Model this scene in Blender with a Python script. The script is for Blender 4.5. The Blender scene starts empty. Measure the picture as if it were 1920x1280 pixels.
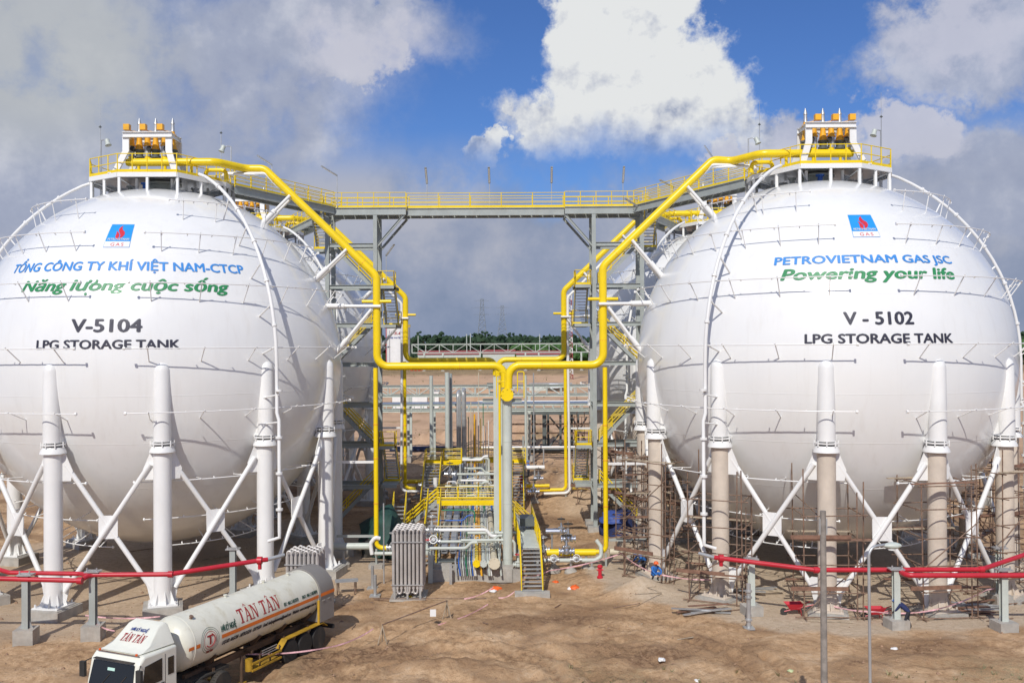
import bpy, math, random
from mathutils import Vector, Matrix
random.seed(7)
sc = bpy.context.scene
COL = sc.collection
V = Vector
pi = math.pi
D = math.radians

# ------------------------------------------------------------------ camera
CZ, FPX, PIT, ROLL = 14.24, 1766.0, 0.0053, 0.0055
CAM = Matrix.Rotation(PIT, 3, 'X') @ Matrix.Rotation(ROLL, 3, 'Y')     # columns: right, forward, up
cd = bpy.data.cameras.new('camera'); cam = bpy.data.objects.new('camera', cd); COL.objects.link(cam)
cd.sensor_width = 36; cd.lens = FPX / 1920 * 36; cd.clip_start = 0.3; cd.clip_end = 9000
m = Matrix.Identity(4)
for i in range(3):
    m[i][0] = CAM[i][0]; m[i][1] = CAM[i][2]; m[i][2] = -CAM[i][1]; m[i][3] = (0, 0, CZ)[i]
cam.matrix_world = m
sc.camera = cam

def U(x, y, Y):
    "point of the place seen at photo position x, y at distance Y in front of the camera"
    d = CAM @ V(((x - 960) / FPX, 1, (640 - y) / FPX))
    return V((0, 0, CZ)) + d * (Y / d.y)
def Gt(x, y, up=0.0):
    z = 0.0
    for _ in range(6): p = G(x, y, z); z = gz(p.x, p.y)
    return p + V((0, 0, up))
def G(x, y, z=0.0):
    d = CAM @ V(((x - 960) / FPX, 1, (640 - y) / FPX))
    return V((0, 0, CZ)) + d * ((z - CZ) / d.z)

# ------------------------------------------------------------------ light
SUN_EL, SUN_AZ = D(41.5), D(-13)            # azimuth measured from -Y (behind the camera) towards +X
sundir = V((math.sin(SUN_AZ) * math.cos(SUN_EL), -math.cos(SUN_AZ) * math.cos(SUN_EL), math.sin(SUN_EL)))
sl = bpy.data.lights.new('sun', 'SUN'); so = bpy.data.objects.new('sun', sl); COL.objects.link(so)
sl.energy = 3.45; sl.angle = D(0.5); sl.color = (1.0, 0.955, 0.89)
so.rotation_euler = sundir.to_track_quat('Z', 'Y').to_euler()
sc.view_settings.view_transform = 'Standard'; sc.view_settings.look = 'None'
sc.view_settings.exposure = 0.03; sc.view_settings.gamma = 1; sc.view_settings.use_curve_mapping = False

class NT:
    def __init__(s, tree): s.t = tree; s.n = tree.nodes; s.l = tree.links; s.n.clear()
    def new(s, kind, **kw):
        n = s.n.new(kind)
        for k, v in kw.items(): setattr(n, k, v)
        return n
    def put(s, n, key, v):
        if v is None: return
        if hasattr(v, 'links'): s.l.new(v, n.inputs[key])
        else: n.inputs[key].default_value = v
    def math(s, op, a, b=None, c=None, clamp=False):
        n = s.new('ShaderNodeMath', operation=op, use_clamp=clamp)
        s.put(n, 0, a); s.put(n, 1, b); s.put(n, 2, c); return n.outputs[0]
    def noise(s, vec, scale, detail=4, rough=.55, dist=0, dim='3D'):
        n = s.new('ShaderNodeTexNoise'); s.put(n, 'Vector', vec)
        n.inputs['Scale'].default_value = scale; n.inputs['Detail'].default_value = detail
        n.inputs['Roughness'].default_value = rough; n.inputs['Distortion'].default_value = dist
        return n
    def ramp(s, fac, stops):
        n = s.new('ShaderNodeValToRGB'); s.put(n, 0, fac); e = n.color_ramp.elements
        while len(e) < len(stops): e.new(0.5)
        for el, (p, c) in zip(e, stops):
            el.position = p; el.color = (c[0], c[1], c[2], 1) if not isinstance(c, (int, float)) else (c, c, c, 1)
        return n.outputs[0]
    def mix(s, fac, a, b, blend='MIX'):
        n = s.new('ShaderNodeMix', data_type='RGBA', blend_type=blend)
        s.put(n, 0, fac); s.put(n, 6, a if hasattr(a, 'links') else (*a, 1) if len(a) == 3 else a)
        s.put(n, 7, b if hasattr(b, 'links') else (*b, 1) if len(b) == 3 else b); return n.outputs[2]
    def mapr(s, v, a, b, c=0., d=1., smooth=True):
        n = s.new('ShaderNodeMapRange', interpolation_type='SMOOTHSTEP' if smooth else 'LINEAR')
        s.put(n, 0, v); n.inputs[1].default_value = a; n.inputs[2].default_value = b
        n.inputs[3].default_value = c; n.inputs[4].default_value = d; return n.outputs[0]

world = bpy.data.worlds.new('World'); sc.world = world; world.use_nodes = True
w = NT(world.node_tree)
sky = w.new('ShaderNodeTexSky', sky_type='NISHITA'); sky.sun_disc = False
sky.sun_elevation = SUN_EL; sky.sun_rotation = math.atan2(sundir.x, sundir.y)
sky.air_density = 1.0; sky.dust_density = 0.6; sky.ozone_density = 2.2
tc = w.new('ShaderNodeTexCoord').outputs['Generated']
sp = w.new('ShaderNodeSeparateXYZ'); w.l.new(tc, sp.inputs[0])
az = w.math('ARCTAN2', sp.outputs[0], sp.outputs[1]); el = w.math('ARCSINE', sp.outputs[2])
def px2(x, y): return math.atan((x - 960) / FPX), math.atan((652 - y) / FPX * math.cos(math.atan((x - 960) / FPX)))
# soft distortion that gives the heaps their cauliflower edge
nd = w.noise(tc, 9, 6, .62); ndc = w.new('ShaderNodeSeparateColor'); w.l.new(nd.outputs['Color'], ndc.inputs[0])
nf = w.noise(tc, 30, 5, .65); nfc = w.new('ShaderNodeSeparateColor'); w.l.new(nf.outputs['Color'], nfc.inputs[0])
az1 = w.math('ADD', w.math('ADD', az, w.math('MULTIPLY', w.math('SUBTRACT', ndc.outputs[0], .5), .16)), w.math('MULTIPLY', w.math('SUBTRACT', nfc.outputs[0], .5), .075))
el1 = w.math('ADD', w.math('ADD', el, w.math('MULTIPLY', w.math('SUBTRACT', ndc.outputs[1], .5), .13)), w.math('MULTIPLY', w.math('SUBTRACT', nfc.outputs[1], .5), .07))
def blob(x, y, rx, ry, soft=.55, A=None, E=None):
    a, e = px2(x, y)
    u = w.math('DIVIDE', w.math('SUBTRACT', A or az1, a), rx / FPX); v = w.math('DIVIDE', w.math('SUBTRACT', E or el1, e), ry / FPX)
    d = w.math('SQRT', w.math('ADD', w.math('MULTIPLY', u, u), w.math('MULTIPLY', v, v)))
    return w.mapr(d, 1 + soft * .5, 1 - soft * .5)
def union(lst):
    o = lst[0]
    for q in lst[1:]: o = w.math('MAXIMUM', o, q)
    return o
big = union([blob(1190, 30, 140, 160, .3), blob(1200, 150, 170, 120, .35), blob(1110, 228, 180, 72, .45), blob(1300, 190, 120, 88, .45), blob(1370, 240, 70, 50, .8),
             blob(1000, 232, 60, 42, .35), blob(910, 285, 42, 30, .4), blob(1215, -40, 100, 90, .3)])
base = w.mapr(w.math('ADD', el, w.math('MULTIPLY', w.math('SUBTRACT', ndc.outputs[2], .5), .1)), px2(1200, 330)[1], px2(1200, 215)[1])
big = w.math('MULTIPLY', big, base)
left = union([blob(60, 110, 320, 190, .9), blob(330, 170, 330, 150, .9), blob(640, 130, 105, 75, .5), blob(560, 60, 250, 90, 1.),
              blob(440, 250, 200, 90, .9), blob(150, 330, 320, 120, .9), blob(640, 5, 160, 30, .9)])
right = union([blob(1790, 90, 150, 80, .55), blob(1900, 60, 120, 90, .7), blob(1700, 250, 75, 52, .5), blob(1840, 300, 110, 60, .8), blob(1480, 270, 90, 46, .6), blob(1370, 300, 60, 34, .5), blob(1900, 390, 150, 60, .8)])
n1 = w.noise(tc, 4.2, 7, .6).outputs[0]; n2 = w.noise(tc, 11, 6, .6).outputs[0]
low = w.math('MULTIPLY', w.mapr(el, px2(960, 235)[1], px2(960, 370)[1]), w.mapr(w.math('ADD', n1, w.mapr(el, px2(960, 330)[1], px2(960, 480)[1], 0, .25)), .36, .56))
# elsewhere in the sky the same broken cloud goes on
outside = w.math('MAXIMUM', w.mapr(w.math('ABSOLUTE', az), .55, .75), w.mapr(el, .42, .6))
rest = w.math('MULTIPLY', outside, w.mapr(n1, .42, .58))
def relief(scale, k):
    off = w.new('ShaderNodeVectorMath', operation='ADD'); w.l.new(tc, off.inputs[0]); off.inputs[1].default_value = (-.006, 0, .018)
    return w.math('MULTIPLY', w.math('SUBTRACT', w.noise(tc, scale, 5, .6).outputs[0], w.noise(off.outputs[0], scale, 5, .6).outputs[0]), k)
rl = w.math('ADD', relief(13, 1.9), relief(34, .8))
RL0 = w.math('MULTIPLY', rl, .16)
bright = w.ramp(w.math('ADD', w.math('ADD', w.math('MULTIPLY', n2, .55), w.math('MULTIPLY', n1, .45)), RL0), [(.32, (.27, .31, .44)), (.52, (.36, .40, .52)), (.70, (.58, .60, .68))])
lowcol = w.ramp(w.math('ADD', w.math('ADD', w.math('MULTIPLY', n2, .6), w.math('MULTIPLY', n1, .4)), w.mapr(el, px2(960, 640)[1], px2(960, 480)[1], -.11, .06)), [(.36, (.21, .265, .39)), (.50, (.29, .335, .455)), (.62, (.42, .44, .52))])
bigc = w.ramp(w.math('ADD', w.math('ADD', rl, w.mapr(el, px2(960, 310)[1], px2(960, 60)[1], 0, .36), w.math('MULTIPLY', w.noise(tc, 14, 6, .65, .4).outputs[0], .5))), [(.24, (.30, .35, .48)), (.44, (.55, .58, .65)), (.70, (.76, .775, .78))])
greyleft = blob(40, 60, 230, 170, .9, az, el)
bright = w.mix(w.math('MULTIPLY', greyleft, .7), bright, (.50, .52, .52))
bright = w.mix(w.math('MULTIPLY', union([blob(690, 120, 120, 80, .9), blob(1700, 245, 80, 60, .9), blob(1800, 70, 120, 50, .9), blob(1400, 290, 130, 60, .9)]), .75), bright, (.60, .60, .68))
S_ = 0.1
def up(c): return w.mix(1.0, c, (1 / S_, 1 / S_, 1 / S_), 'MULTIPLY')
blue = w.mix(1.0, sky.outputs[0], (.42, .62, 1.0), 'MULTIPLY')
c = w.mix(low, blue, up(lowcol)); c = w.mix(w.math('MULTIPLY', left, w.mapr(n2, .30, .5, .6, 1)), c, up(bright))
c = w.mix(w.math('MULTIPLY', right, .9), c, up(bright)); c = w.mix(big, c, up(bigc)); c = w.mix(rest, c, up(bright))
bg = w.new('ShaderNodeBackground'); w.put(bg, 0, c); bg.inputs[1].default_value = S_
wo = w.new('ShaderNodeOutputWorld'); w.l.new(bg.outputs[0], wo.inputs[0])

# ------------------------------------------------------------------ materials
MATS = {}
def mat(name, col, rough=.5, metal=0, var=.12, scale=1.2, bump=0., bscale=20, dirt=0., dirtcol=(.30, .24, .18), spec=.5, dscale=.6, coat=0):
    if name in MATS: return MATS[name]
    m = bpy.data.materials.new(name); m.use_nodes = True; t = NT(m.node_tree)
    p = t.new('ShaderNodeBsdfPrincipled'); o = t.new('ShaderNodeOutputMaterial'); t.l.new(p.outputs[0], o.inputs[0])
    pos = t.new('ShaderNodeNewGeometry').outputs['Position']
    c = t.mix(t.mapr(t.noise(pos, scale, 5, .6).outputs[0], .3, .7), tuple(x * (1 - var) for x in col), tuple(min(1, x * (1 + var)) for x in col))
    if dirt:
        st = t.new('ShaderNodeMapping'); t.l.new(pos, st.inputs[0]); st.inputs['Scale'].default_value = (1, 1, .35)
        f = t.math('MULTIPLY', t.mapr(t.noise(st.outputs[0], dscale, 8, .68, .3).outputs[0], .48, .72), dirt)
        c = t.mix(f, c, dirtcol)
    t.put(p, 'Base Color', c); p.inputs['Roughness'].default_value = rough; p.inputs['Metallic'].default_value = metal
    p.inputs['Specular IOR Level'].default_value = spec
    if coat: p.inputs['Coat Weight'].default_value = coat; p.inputs['Coat Roughness'].default_value = .12
    if bump:
        b = t.new('ShaderNodeBump'); b.inputs['Strength'].default_value = bump; b.inputs['Distance'].default_value = .05
        t.l.new(t.noise(pos, bscale, 5, .6).outputs[0], b.inputs['Height']); t.l.new(b.outputs[0], p.inputs['Normal'])
    MATS[name] = m; return m
white = mat('white_paint', (.80, .80, .78), .34, var=.03, dirt=.10, scale=.5)
shellm = mat('shell_paint', (.81, .815, .80), .3, var=.02, dirt=.07, scale=.25, dirtcol=(.58, .54, .48), dscale=.25, coat=.6)
_t = shellm.node_tree; _n = NT.__new__(NT); _n.t = _t; _n.n = _t.nodes; _n.l = _t.links
_p = [q for q in _t.nodes if q.type == 'BSDF_PRINCIPLED'][0]; _old = _p.inputs['Base Color'].links[0].from_socket
_g = _n.new('ShaderNodeNewGeometry').outputs['Position']; _mp = _n.new('ShaderNodeMapping'); _t.links.new(_g, _mp.inputs[0]); _mp.inputs['Scale'].default_value = (2.2, 2.2, .16)
_c = _n.mix(_n.mapr(_n.noise(_mp.outputs[0], 1.0, 6, .6).outputs[0], .5, .78, 0, .22), _old, (.60, .57, .52)); _t.links.new(_c, _p.inputs['Base Color'])
_w = _n.new('ShaderNodeSeparateXYZ'); _t.links.new(_g, _w.inputs[0]); _s = _n.math('ABSOLUTE', _n.math('SUBTRACT', _n.math('FRACT', _n.math('MULTIPLY', _w.outputs[2], .385)), .5))
_b = _n.new('ShaderNodeBump'); _b.inputs['Strength'].default_value = .35; _b.inputs['Distance'].default_value = .02
_t.links.new(_n.math('ADD', _n.mapr(_s, .0, .012, 1, 0), _n.math('MULTIPLY', _n.noise(_g, .5, 3, .5).outputs[0], 1.6)), _b.inputs['Height']); _t.links.new(_b.outputs[0], _p.inputs['Normal'])
beige = mat('beige_fireproofing', (.60, .52, .43), .8, var=.08, dirt=.3, dirtcol=(.42, .32, .24), bump=.25, bscale=9)
yellow = mat('yellow_paint', (.86, .62, .006), .33, var=.05, dirt=.10, dirtcol=(.45, .28, .03))
amber = mat('amber_paint', (.82, .42, .025), .4, var=.1)
grey = mat('grey_paint', (.36, .39, .37), .45, var=.08, dirt=.15)
darkgrey = mat('dark_grey_steel', (.11, .125, .12), .5, var=.15, dirt=.15)
lightgrey = mat('light_grey_paint', (.52, .56, .51), .45, var=.06, dirt=.15)
galv = mat('galvanised_steel', (.50, .51, .51), .42, metal=.55, var=.12, dirt=.12)
chrome = mat('polished_cladding', (.72, .73, .75), .2, metal=.9, var=.06)
concrete = mat('concrete', (.40, .38, .34), .9, var=.15, scale=2, bump=.35, bscale=12, dirt=.35, dirtcol=(.34, .24, .16))
red = mat('red_paint', (.50, .018, .035), .4, var=.1, dirt=.08)
rust = mat('rusty_tube', (.20, .125, .085), .7, var=.35, scale=5, dirt=.5, dirtcol=(.33, .29, .24))
plankm = mat('plank_wood', (.40, .33, .24), .85, var=.35, scale=3, bump=.3, bscale=30)
plank2 = mat('red_brown_plank', (.22, .12, .08), .8, var=.25, scale=3)
blackm = mat('black_rubber', (.03, .029, .027), .8, var=.2, dirt=.35, dirtcol=(.2, .15, .1))
navy = mat('navy_print', (.035, .035, .055), .45, var=.05)
bluep = mat('blue_print', (.05, .26, .66), .45, var=.05)
greenp = mat('green_print', (.03, .25, .09), .45, var=.05)
logob = mat('logo_blue', (.02, .30, .74), .4, var=.05)
logor = mat('logo_red', (.62, .03, .05), .4, var=.05)
cream = mat('cream_pipe_paint', (.62, .56, .42), .5, var=.08, dirt=.2)
bluev = mat('blue_fitting', (.03, .12, .45), .5)
greenv = mat('green_fitting', (.03, .22, .12), .5)
orange = mat('orange_plastic', (.80, .13, .02), .5, var=.1)
skin = mat('skin', (.30, .17, .11), .6, var=.05)
finm = mat('finned_aluminium', (.56, .53, .50), .5, metal=.35, var=.1, dirt=.15)
tape = mat('pink_barrier_tape', (.72, .42, .44), .6, var=.25, scale=6)

# ------------------------------------------------------------------ mesh tools
W = {}
class MB:
    def __init__(s): s.v = []; s.f = []; s.mi = []; s.cur = 0
    def add(s, vs, fs):
        o = len(s.v); s.v += [tuple(p) for p in vs]; s.f += [tuple(i + o for i in f) for f in fs]; s.mi += [s.cur] * len(fs)
    def box(s, c, size, rz=0, M=None):
        x, y, z = (q / 2 for q in size); c = V(c); R = M or Matrix.Rotation(rz, 3, 'Z')
        vs = [c + R @ V((sx * x, sy * y, sz * z)) for sx in (-1, 1) for sy in (-1, 1) for sz in (-1, 1)]
        s.add(vs, [(0, 1, 3, 2), (4, 6, 7, 5), (0, 4, 5, 1), (2, 3, 7, 6), (0, 2, 6, 4), (1, 5, 7, 3)])
    def prism(s, pts, vec):
        n = len(pts); vec = V(vec); a = [V(p) for p in pts]; b = [p + vec for p in a]
        s.add(a + b, [tuple(range(n))[::-1], tuple(range(n, 2 * n))] + [(i, (i + 1) % n, n + (i + 1) % n, n + i) for i in range(n)])
    def bar(s, p, q, w=.1, h=.1, up=V((0, 0, 1))):
        p, q = V(p), V(q); d = (q - p).normalized()
        if abs(d.dot(up)) > .99: up = V((0, 1, 0))
        x = d.cross(up).normalized() * w / 2; y = x.cross(d).normalized() * h / 2
        vs = [r + a * x + b * y for r in (p, q) for a in (-1, 1) for b in (-1, 1)]
        s.add(vs, [(0, 1, 3, 2), (4, 6, 7, 5), (0, 4, 5, 1), (2, 3, 7, 6), (0, 2, 6, 4), (1, 5, 7, 3)])
    def tube(s, pts, r, n=10, cap=True):
        pts = [V(p) for p in pts]; rr = r if isinstance(r, (list, tuple)) else [r] * len(pts); vs = []; fs = []
        t0 = (pts[1] - pts[0]).normalized(); up = V((0, 0, 1)) if abs(t0.z) < .9 else V((0, 1, 0))
        x = t0.cross(up).normalized()
        for i, p in enumerate(pts):
            t = ((pts[min(i + 1, len(pts) - 1)] - p).normalized() + (p - pts[max(i - 1, 0)]).normalized())
            t = t.normalized() if t.length > 1e-6 else t0
            x = (x - t * x.dot(t)).normalized(); y = t.cross(x)
            vs += [p + (x * math.cos(2 * pi * k / n) + y * math.sin(2 * pi * k / n)) * rr[i] for k in range(n)]
        for i in range(len(pts) - 1):
            fs += [(i * n + k, i * n + (k + 1) % n, (i + 1) * n + (k + 1) % n, (i + 1) * n + k) for k in range(n)]
        if cap: fs += [tuple(range(n))[::-1], tuple(range((len(pts) - 1) * n, len(pts) * n))]
        s.add(vs, fs)
    def lathe(s, prof, c=(0, 0, 0), axis=V((0, 0, 1)), n=20):
        q = V(axis).to_track_quat('Z', 'Y'); c = V(c)
        vs = [c + q @ V((r * math.cos(2 * pi * k / n), r * math.sin(2 * pi * k / n), z)) for r, z in prof for k in range(n)]
        fs = [(i * n + k, i * n + (k + 1) % n, (i + 1) * n + (k + 1) % n, (i + 1) * n + k) for i in range(len(prof) - 1) for k in range(n)]
        if prof[0][0] > .001: fs.append(tuple(range(n))[::-1])
        if prof[-1][0] > .001: fs.append(tuple(range((len(prof) - 1) * n, len(prof) * n)))
        s.add(vs, fs)
    def mesh(s, name, mats, smooth=True):
        me = bpy.data.meshes.new(name); me.from_pydata(s.v, [], s.f); 
        for m in (mats if isinstance(mats, (list, tuple)) else [mats]): me.materials.append(m)
        if any(s.mi): me.polygons.foreach_set('material_index', s.mi)
        if smooth:
            me.polygons.foreach_set('use_smooth', [True] * len(me.polygons)); me.set_sharp_from_angle(angle=D(38))
        return me
    def build(s, name, mats, parent=None, origin=None, smooth=True, **kw):
        if origin is None:
            xs = [p[0] for p in s.v]; ys = [p[1] for p in s.v]; zs = [p[2] for p in s.v]
            origin = V(((min(xs) + max(xs)) / 2, (min(ys) + max(ys)) / 2, min(zs)))
        origin = V(origin); s.v = [(p[0] - origin.x, p[1] - origin.y, p[2] - origin.z) for p in s.v]
        return place(name, s.mesh(name, mats, smooth), Matrix.Translation(origin), parent, **kw)
def place(name, me, world, parent=None, label=None, cat=None, group=None, kind=None):
    o = bpy.data.objects.new(name, me); COL.objects.link(o)
    if parent is not None:
        o.parent = parent; o.matrix_parent_inverse = W[parent.name].inverted_safe()
    o.matrix_basis = world; W[o.name] = world.copy()
    tag(o, label, cat, group, kind); return o
def tag(o, label=None, cat=None, group=None, kind=None):
    for k, v in (('label', label), ('category', cat), ('group', group), ('kind', kind)):
        if v: o[k] = v
    return o
def thing(name, label, cat, loc=(0, 0, 0), group=None):
    return place(name, None, Matrix.Translation(V(loc)), None, label, cat, group)
def copy_tree(root, world, label=None, group=None, skip=()):
    c = root.copy(); COL.objects.link(c); c.matrix_basis = world
    if label: c['label'] = label
    if group: c['group'] = group
    def rec(a, b):
        for ch in a.children:
            if ch.name.split('.')[0] in skip: continue
            d = ch.copy(); COL.objects.link(d); d.parent = b; d.matrix_parent_inverse = ch.matrix_parent_inverse; rec(ch, d)
    rec(root, c); W[c.name] = world.copy(); return c
# shared unit pieces
UM = {}
def unit(kind, m):
    k = (kind, m.name)
    if k not in UM:
        b = MB()
        if kind == 'cyl': b.tube([(0, 0, 0), (0, 0, 1)], 1, 10)
        elif kind == 'cyl6': b.tube([(0, 0, 0), (0, 0, 1)], 1, 6)
        elif kind == 'cyl24': b.tube([(0, 0, 0), (0, 0, 1)], 1, 28)
        elif kind == 'box': b.box((0, 0, .5), (1, 1, 1))
        elif kind == 'ibeam':
            t = .09
            b.prism([(-.5, -.5, 0), (.5, -.5, 0), (.5, -.5 + t, 0), (t / 2, -.5 + t, 0), (t / 2, .5 - t, 0), (.5, .5 - t, 0), (.5, .5, 0), (-.5, .5, 0), (-.5, .5 - t, 0), (-t / 2, .5 - t, 0), (-t / 2, -.5 + t, 0), (-.5, -.5 + t, 0)], (0, 0, 1))
        elif kind == 'flange':
            b.lathe([(1, 0), (1, .45), (.8, .5), (.8, .5), (1, .55), (1, 1)], n=20)
            for i in range(8): b.tube([(.9 * math.cos(i * pi / 4), .9 * math.sin(i * pi / 4), -.3), (.9 * math.cos(i * pi / 4), .9 * math.sin(i * pi / 4), 1.3)], .09, 5)
        UM[k] = b.mesh(kind, m)
    return UM[k]
def seg(kind, name, p, q, sx, sy, m, parent, up=V((0, 0, 1)), **kw):
    p, q = V(p), V(q); d = q - p; L = d.length; z = d / L
    if abs(z.dot(up)) > .995: up = V((0, 1, 0))
    x = up.cross(z).normalized(); y = z.cross(x)
    M = Matrix.Identity(4)
    for i in range(3): M[i][0] = x[i] * sx; M[i][1] = y[i] * sy; M[i][2] = z[i] * L; M[i][3] = p[i]
    return place(name, unit(kind, m), M, parent, **kw)
def rod(name, p, q, r, m, parent, **kw): return seg('cyl' if r > .06 else 'cyl6', name, p, q, r, r, m, parent, **kw)
def beam(name, p, q, w, h, m, parent, **kw): return seg('box', name, p, q, w, h, m, parent, **kw)
def ibeam(name, p, q, w, h, m, parent, **kw): return seg('ibeam', name, p, q, w, h, m, parent, **kw)
def bend(pts, rb, n=6):
    pts = [V(p) for p in pts]; out = [pts[0]]
    for i in range(1, len(pts) - 1):
        a, b, c = pts[i - 1], pts[i], pts[i + 1]; u = (a - b).normalized(); v = (c - b).normalized()
        ang = math.acos(max(-1, min(1, u.dot(v))))
        if ang > pi - .02: out.append(b); continue
        t = min(rb / math.tan(ang / 2), (a - b).length * .49, (c - b).length * .49); r = t * math.tan(ang / 2)
        cen = b + (u + v).normalized() * (r / math.sin(ang / 2)); p0 = b + u * t - cen; p1 = b + v * t - cen
        th = math.acos(max(-1, min(1, p0.normalized().dot(p1.normalized()))))
        for k in range(n + 1):
            f = k / n; out.append(cen + (p0 * math.sin((1 - f) * th) + p1 * math.sin(f * th)) / math.sin(th))
    out.append(pts[-1]); return out
def pipe(name, pts, r, m, parent=None, rb=None, n=16, **kw):
    b = MB(); b.tube(bend(pts, rb or r * 3), r, n); return b.build(name, m, parent, **kw)
def railing(parent, pts, h=1.1, sp=1.5, m=None, rails=(1, .55), closed=False, toe=True, r=.028, mid=None):
    m = m or yellow; pts = [V(p) for p in pts]; n = len(pts)
    for i in range(n if closed else n - 1):
        a, b = pts[i], pts[(i + 1) % n]; L = (b - a).length
        for f in rails: rod('rail', a + V((0, 0, h * f)), b + V((0, 0, h * f)), r, m, parent)
        if toe: beam('toe_board', a + V((0, 0, .08)), b + V((0, 0, .08)), .02, .16, m, parent)
        k = max(1, round(L / sp))
        for j in range(k + (1 if (not closed and i == n - 2) else 0)):
            q = a.lerp(b, j / k); rod('railing_post', q + V((0, 0, -.12)), q + V((0, 0, h)), r * 1.25, m, parent)
FONT = {}
def text_mesh(body, bold=.02, shear=0, space=1.0):
    cu = bpy.data.curves.new('lettering', 'FONT'); cu.body = body; cu.shear = shear; cu.size = 1; cu.space_character = space; cu.resolution_u = 3
    o = bpy.data.objects.new('lettering', cu); COL.objects.link(o); dg = bpy.context.evaluated_depsgraph_get(); dg.update()
    me = bpy.data.meshes.new_from_object(o.evaluated_get(dg)); bpy.data.objects.remove(o)
    v0 = [(v.co.x, v.co.y, 0) for v in me.vertices]; f0 = [tuple(p.vertices) for p in me.polygons]; bpy.data.meshes.remove(me); vs, fs = [], []
    for ic, (dx, dy) in enumerate([(0, 0)] if not bold else [(-bold, 0), (bold, 0), (0, bold * .6), (0, -bold * .6), (0, 0)]):
        o_ = len(vs); vs += [(a + dx, b + dy, ic * .0025) for a, b, _ in v0]; fs += [tuple(i + o_ for i in f) for f in f0]
    x0 = min(v[0] for v in vs); x1 = max(v[0] for v in vs)
    return [((x - x0) / (x1 - x0), y / .73, k) for x, y, k in vs], fs           # x 0..1 along the line, y 0..1 from baseline to cap height
def cut(vs, fs, n, ny=0):
    "split faces across n slices along x so that lettering can follow a curved wall"
    import bmesh
    bm = bmesh.new(); q = [bm.verts.new((p[0], p[1], p[2] if len(p) > 2 else 0)) for p in vs]
    for f in fs:
        try: bm.faces.new([q[i] for i in f])
        except ValueError: pass
    for i in range(1, n): bmesh.ops.bisect_plane(bm, geom=bm.verts[:] + bm.edges[:] + bm.faces[:], plane_co=(i / n, 0, 0), plane_no=(1, 0, 0))
    for i in range(1, ny): bmesh.ops.bisect_plane(bm, geom=bm.verts[:] + bm.edges[:] + bm.faces[:], plane_co=(0, i / ny, 0), plane_no=(0, 1, 0))
    bm.verts.index_update(); vs = [tuple(v.co) for v in bm.verts]; fs = [tuple(v.index for v in f.verts) for f in bm.faces]; bm.free(); return vs, fs
# ------------------------------------------------------------------ ground
from mathutils import noise as NZ
CL, CR = V((-22.5, 61.0, 13.21)), V((19.25, 59.4, 13.21)); RS, RC = 11.25, 10.96
REAR = V((-1.05, 25.8, 0)); SIDE = V((-0.04, 1, 0)).normalized()
def sst(a, b, x): t = max(0, min(1, (x - a) / (b - a))); return t * t * (3 - 2 * t)
MOUNDS = [(7.3, 53.5, 1.5, 1.1, .75), (4.6, 93, 5.5, 5, 1.5), (8.5, 86, 4, 4, 1.0), (1.5, 104, 5, 5, 1.2), (-17, 78, 5, 4, .9), (-12.5, 47.2, 2.4, 1.6, .5), (-7, 47.5, 1.5, 1.0, .45),
          (-6.5, 34.5, 2.5, 3.5, .9), (1, 36, 5, 1.5, .5), (-3, 40, 4, 1.0, .35), (-9, 72, 3, 5, .7), (-2, 136, 14, 8, 3.0), (40, 150, 18, 8, 3.5), (-6, 215, 7, 5, 6.5), (12, 88, 6, 5, 1.2), (31, 41, 6, 1.6, .5)]
TRK = [[(560, 1300), (700, 1262), (830, 1232), (930, 1236), (1010, 1262), (1060, 1300)], [(640, 1290), (760, 1250), (860, 1222), (960, 1222), (1080, 1262), (1130, 1300)], [(560, 1268), (700, 1225), (860, 1180), (1000, 1152), (1120, 1150)], [(1150, 1170), (1260, 1205), (1380, 1250), (1440, 1300)], [(1190, 1162), (1310, 1200), (1440, 1252), (1500, 1300)], [(380, 1280), (560, 1262), (640, 1215)]]
TRK = [[G(*q) for q in t] for t in TRK]
def track(x, y):
    z = 0
    for t in TRK:
        for a, b in zip(t, t[1:]):
            dx, dy = b.x - a.x, b.y - a.y; L2 = dx * dx + dy * dy; f = max(0, min(1, ((x - a.x) * dx + (y - a.y) * dy) / L2)); d = math.hypot(x - a.x - dx * f, y - a.y - dy * f)
            if d < 1.0: z = min(z, -.20 * math.exp(-(d / .26) ** 2) * (.8 + .5 * math.sin(f * math.sqrt(L2) * 11))) if d < .5 else max(z, .09 * math.exp(-((d - .6) / .15) ** 2))
    return z
def gz(x, y):
    z = 0
    for mx, my, sx, sy, h in MOUNDS:
        e = ((x - mx) / sx) ** 2 + ((y - my) / sy) ** 2
        if e < 9: z += h * math.exp(-e) * (1 + .5 * NZ.noise((x * .9, y * .9, 3)))
    dr = math.hypot(x - CR.x, y - CR.y); dl = math.hypot(x - CL.x, y - CL.y)
    near = sst(24, 30, y)
    r = 1 - sst(44, 56, y)
    z += max(.36 * (1 - sst(14.0, 17.0, dr)), (.42 * r * sst(-7, -4, x)) if x > -7 else 0)
    a = .16 * sst(13.5, 15.5, min(dr, dl)) + .02
    if y < 200:
        z += a * NZ.fractal((x * .55, y * .8, 1.7), 1, 2.1, 5)
        # loader tracks and churned soil between the tanks and the camera
        t = sst(28, 33, y) * (1 - sst(46, 50, y)) * sst(-12, -7, x) * (1 - sst(9, 14, x))
        s = x * .8 + y * .6
        z += t * (.16 * abs(NZ.noise((s * 1.6, (y - x * .5) * .6, 5))) + .10 * NZ.noise((x * 3.1, y * 3.1, 9)) + .10 * NZ.noise((x * .5, y * .8, 2)))
    if 27 < y < 45 and -14 < x < 14: z += track(x, y)
    if y > 120: z += sst(120, 200, y) * .6 * NZ.noise((x * .05, y * .05, 0))
    return z
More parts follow.
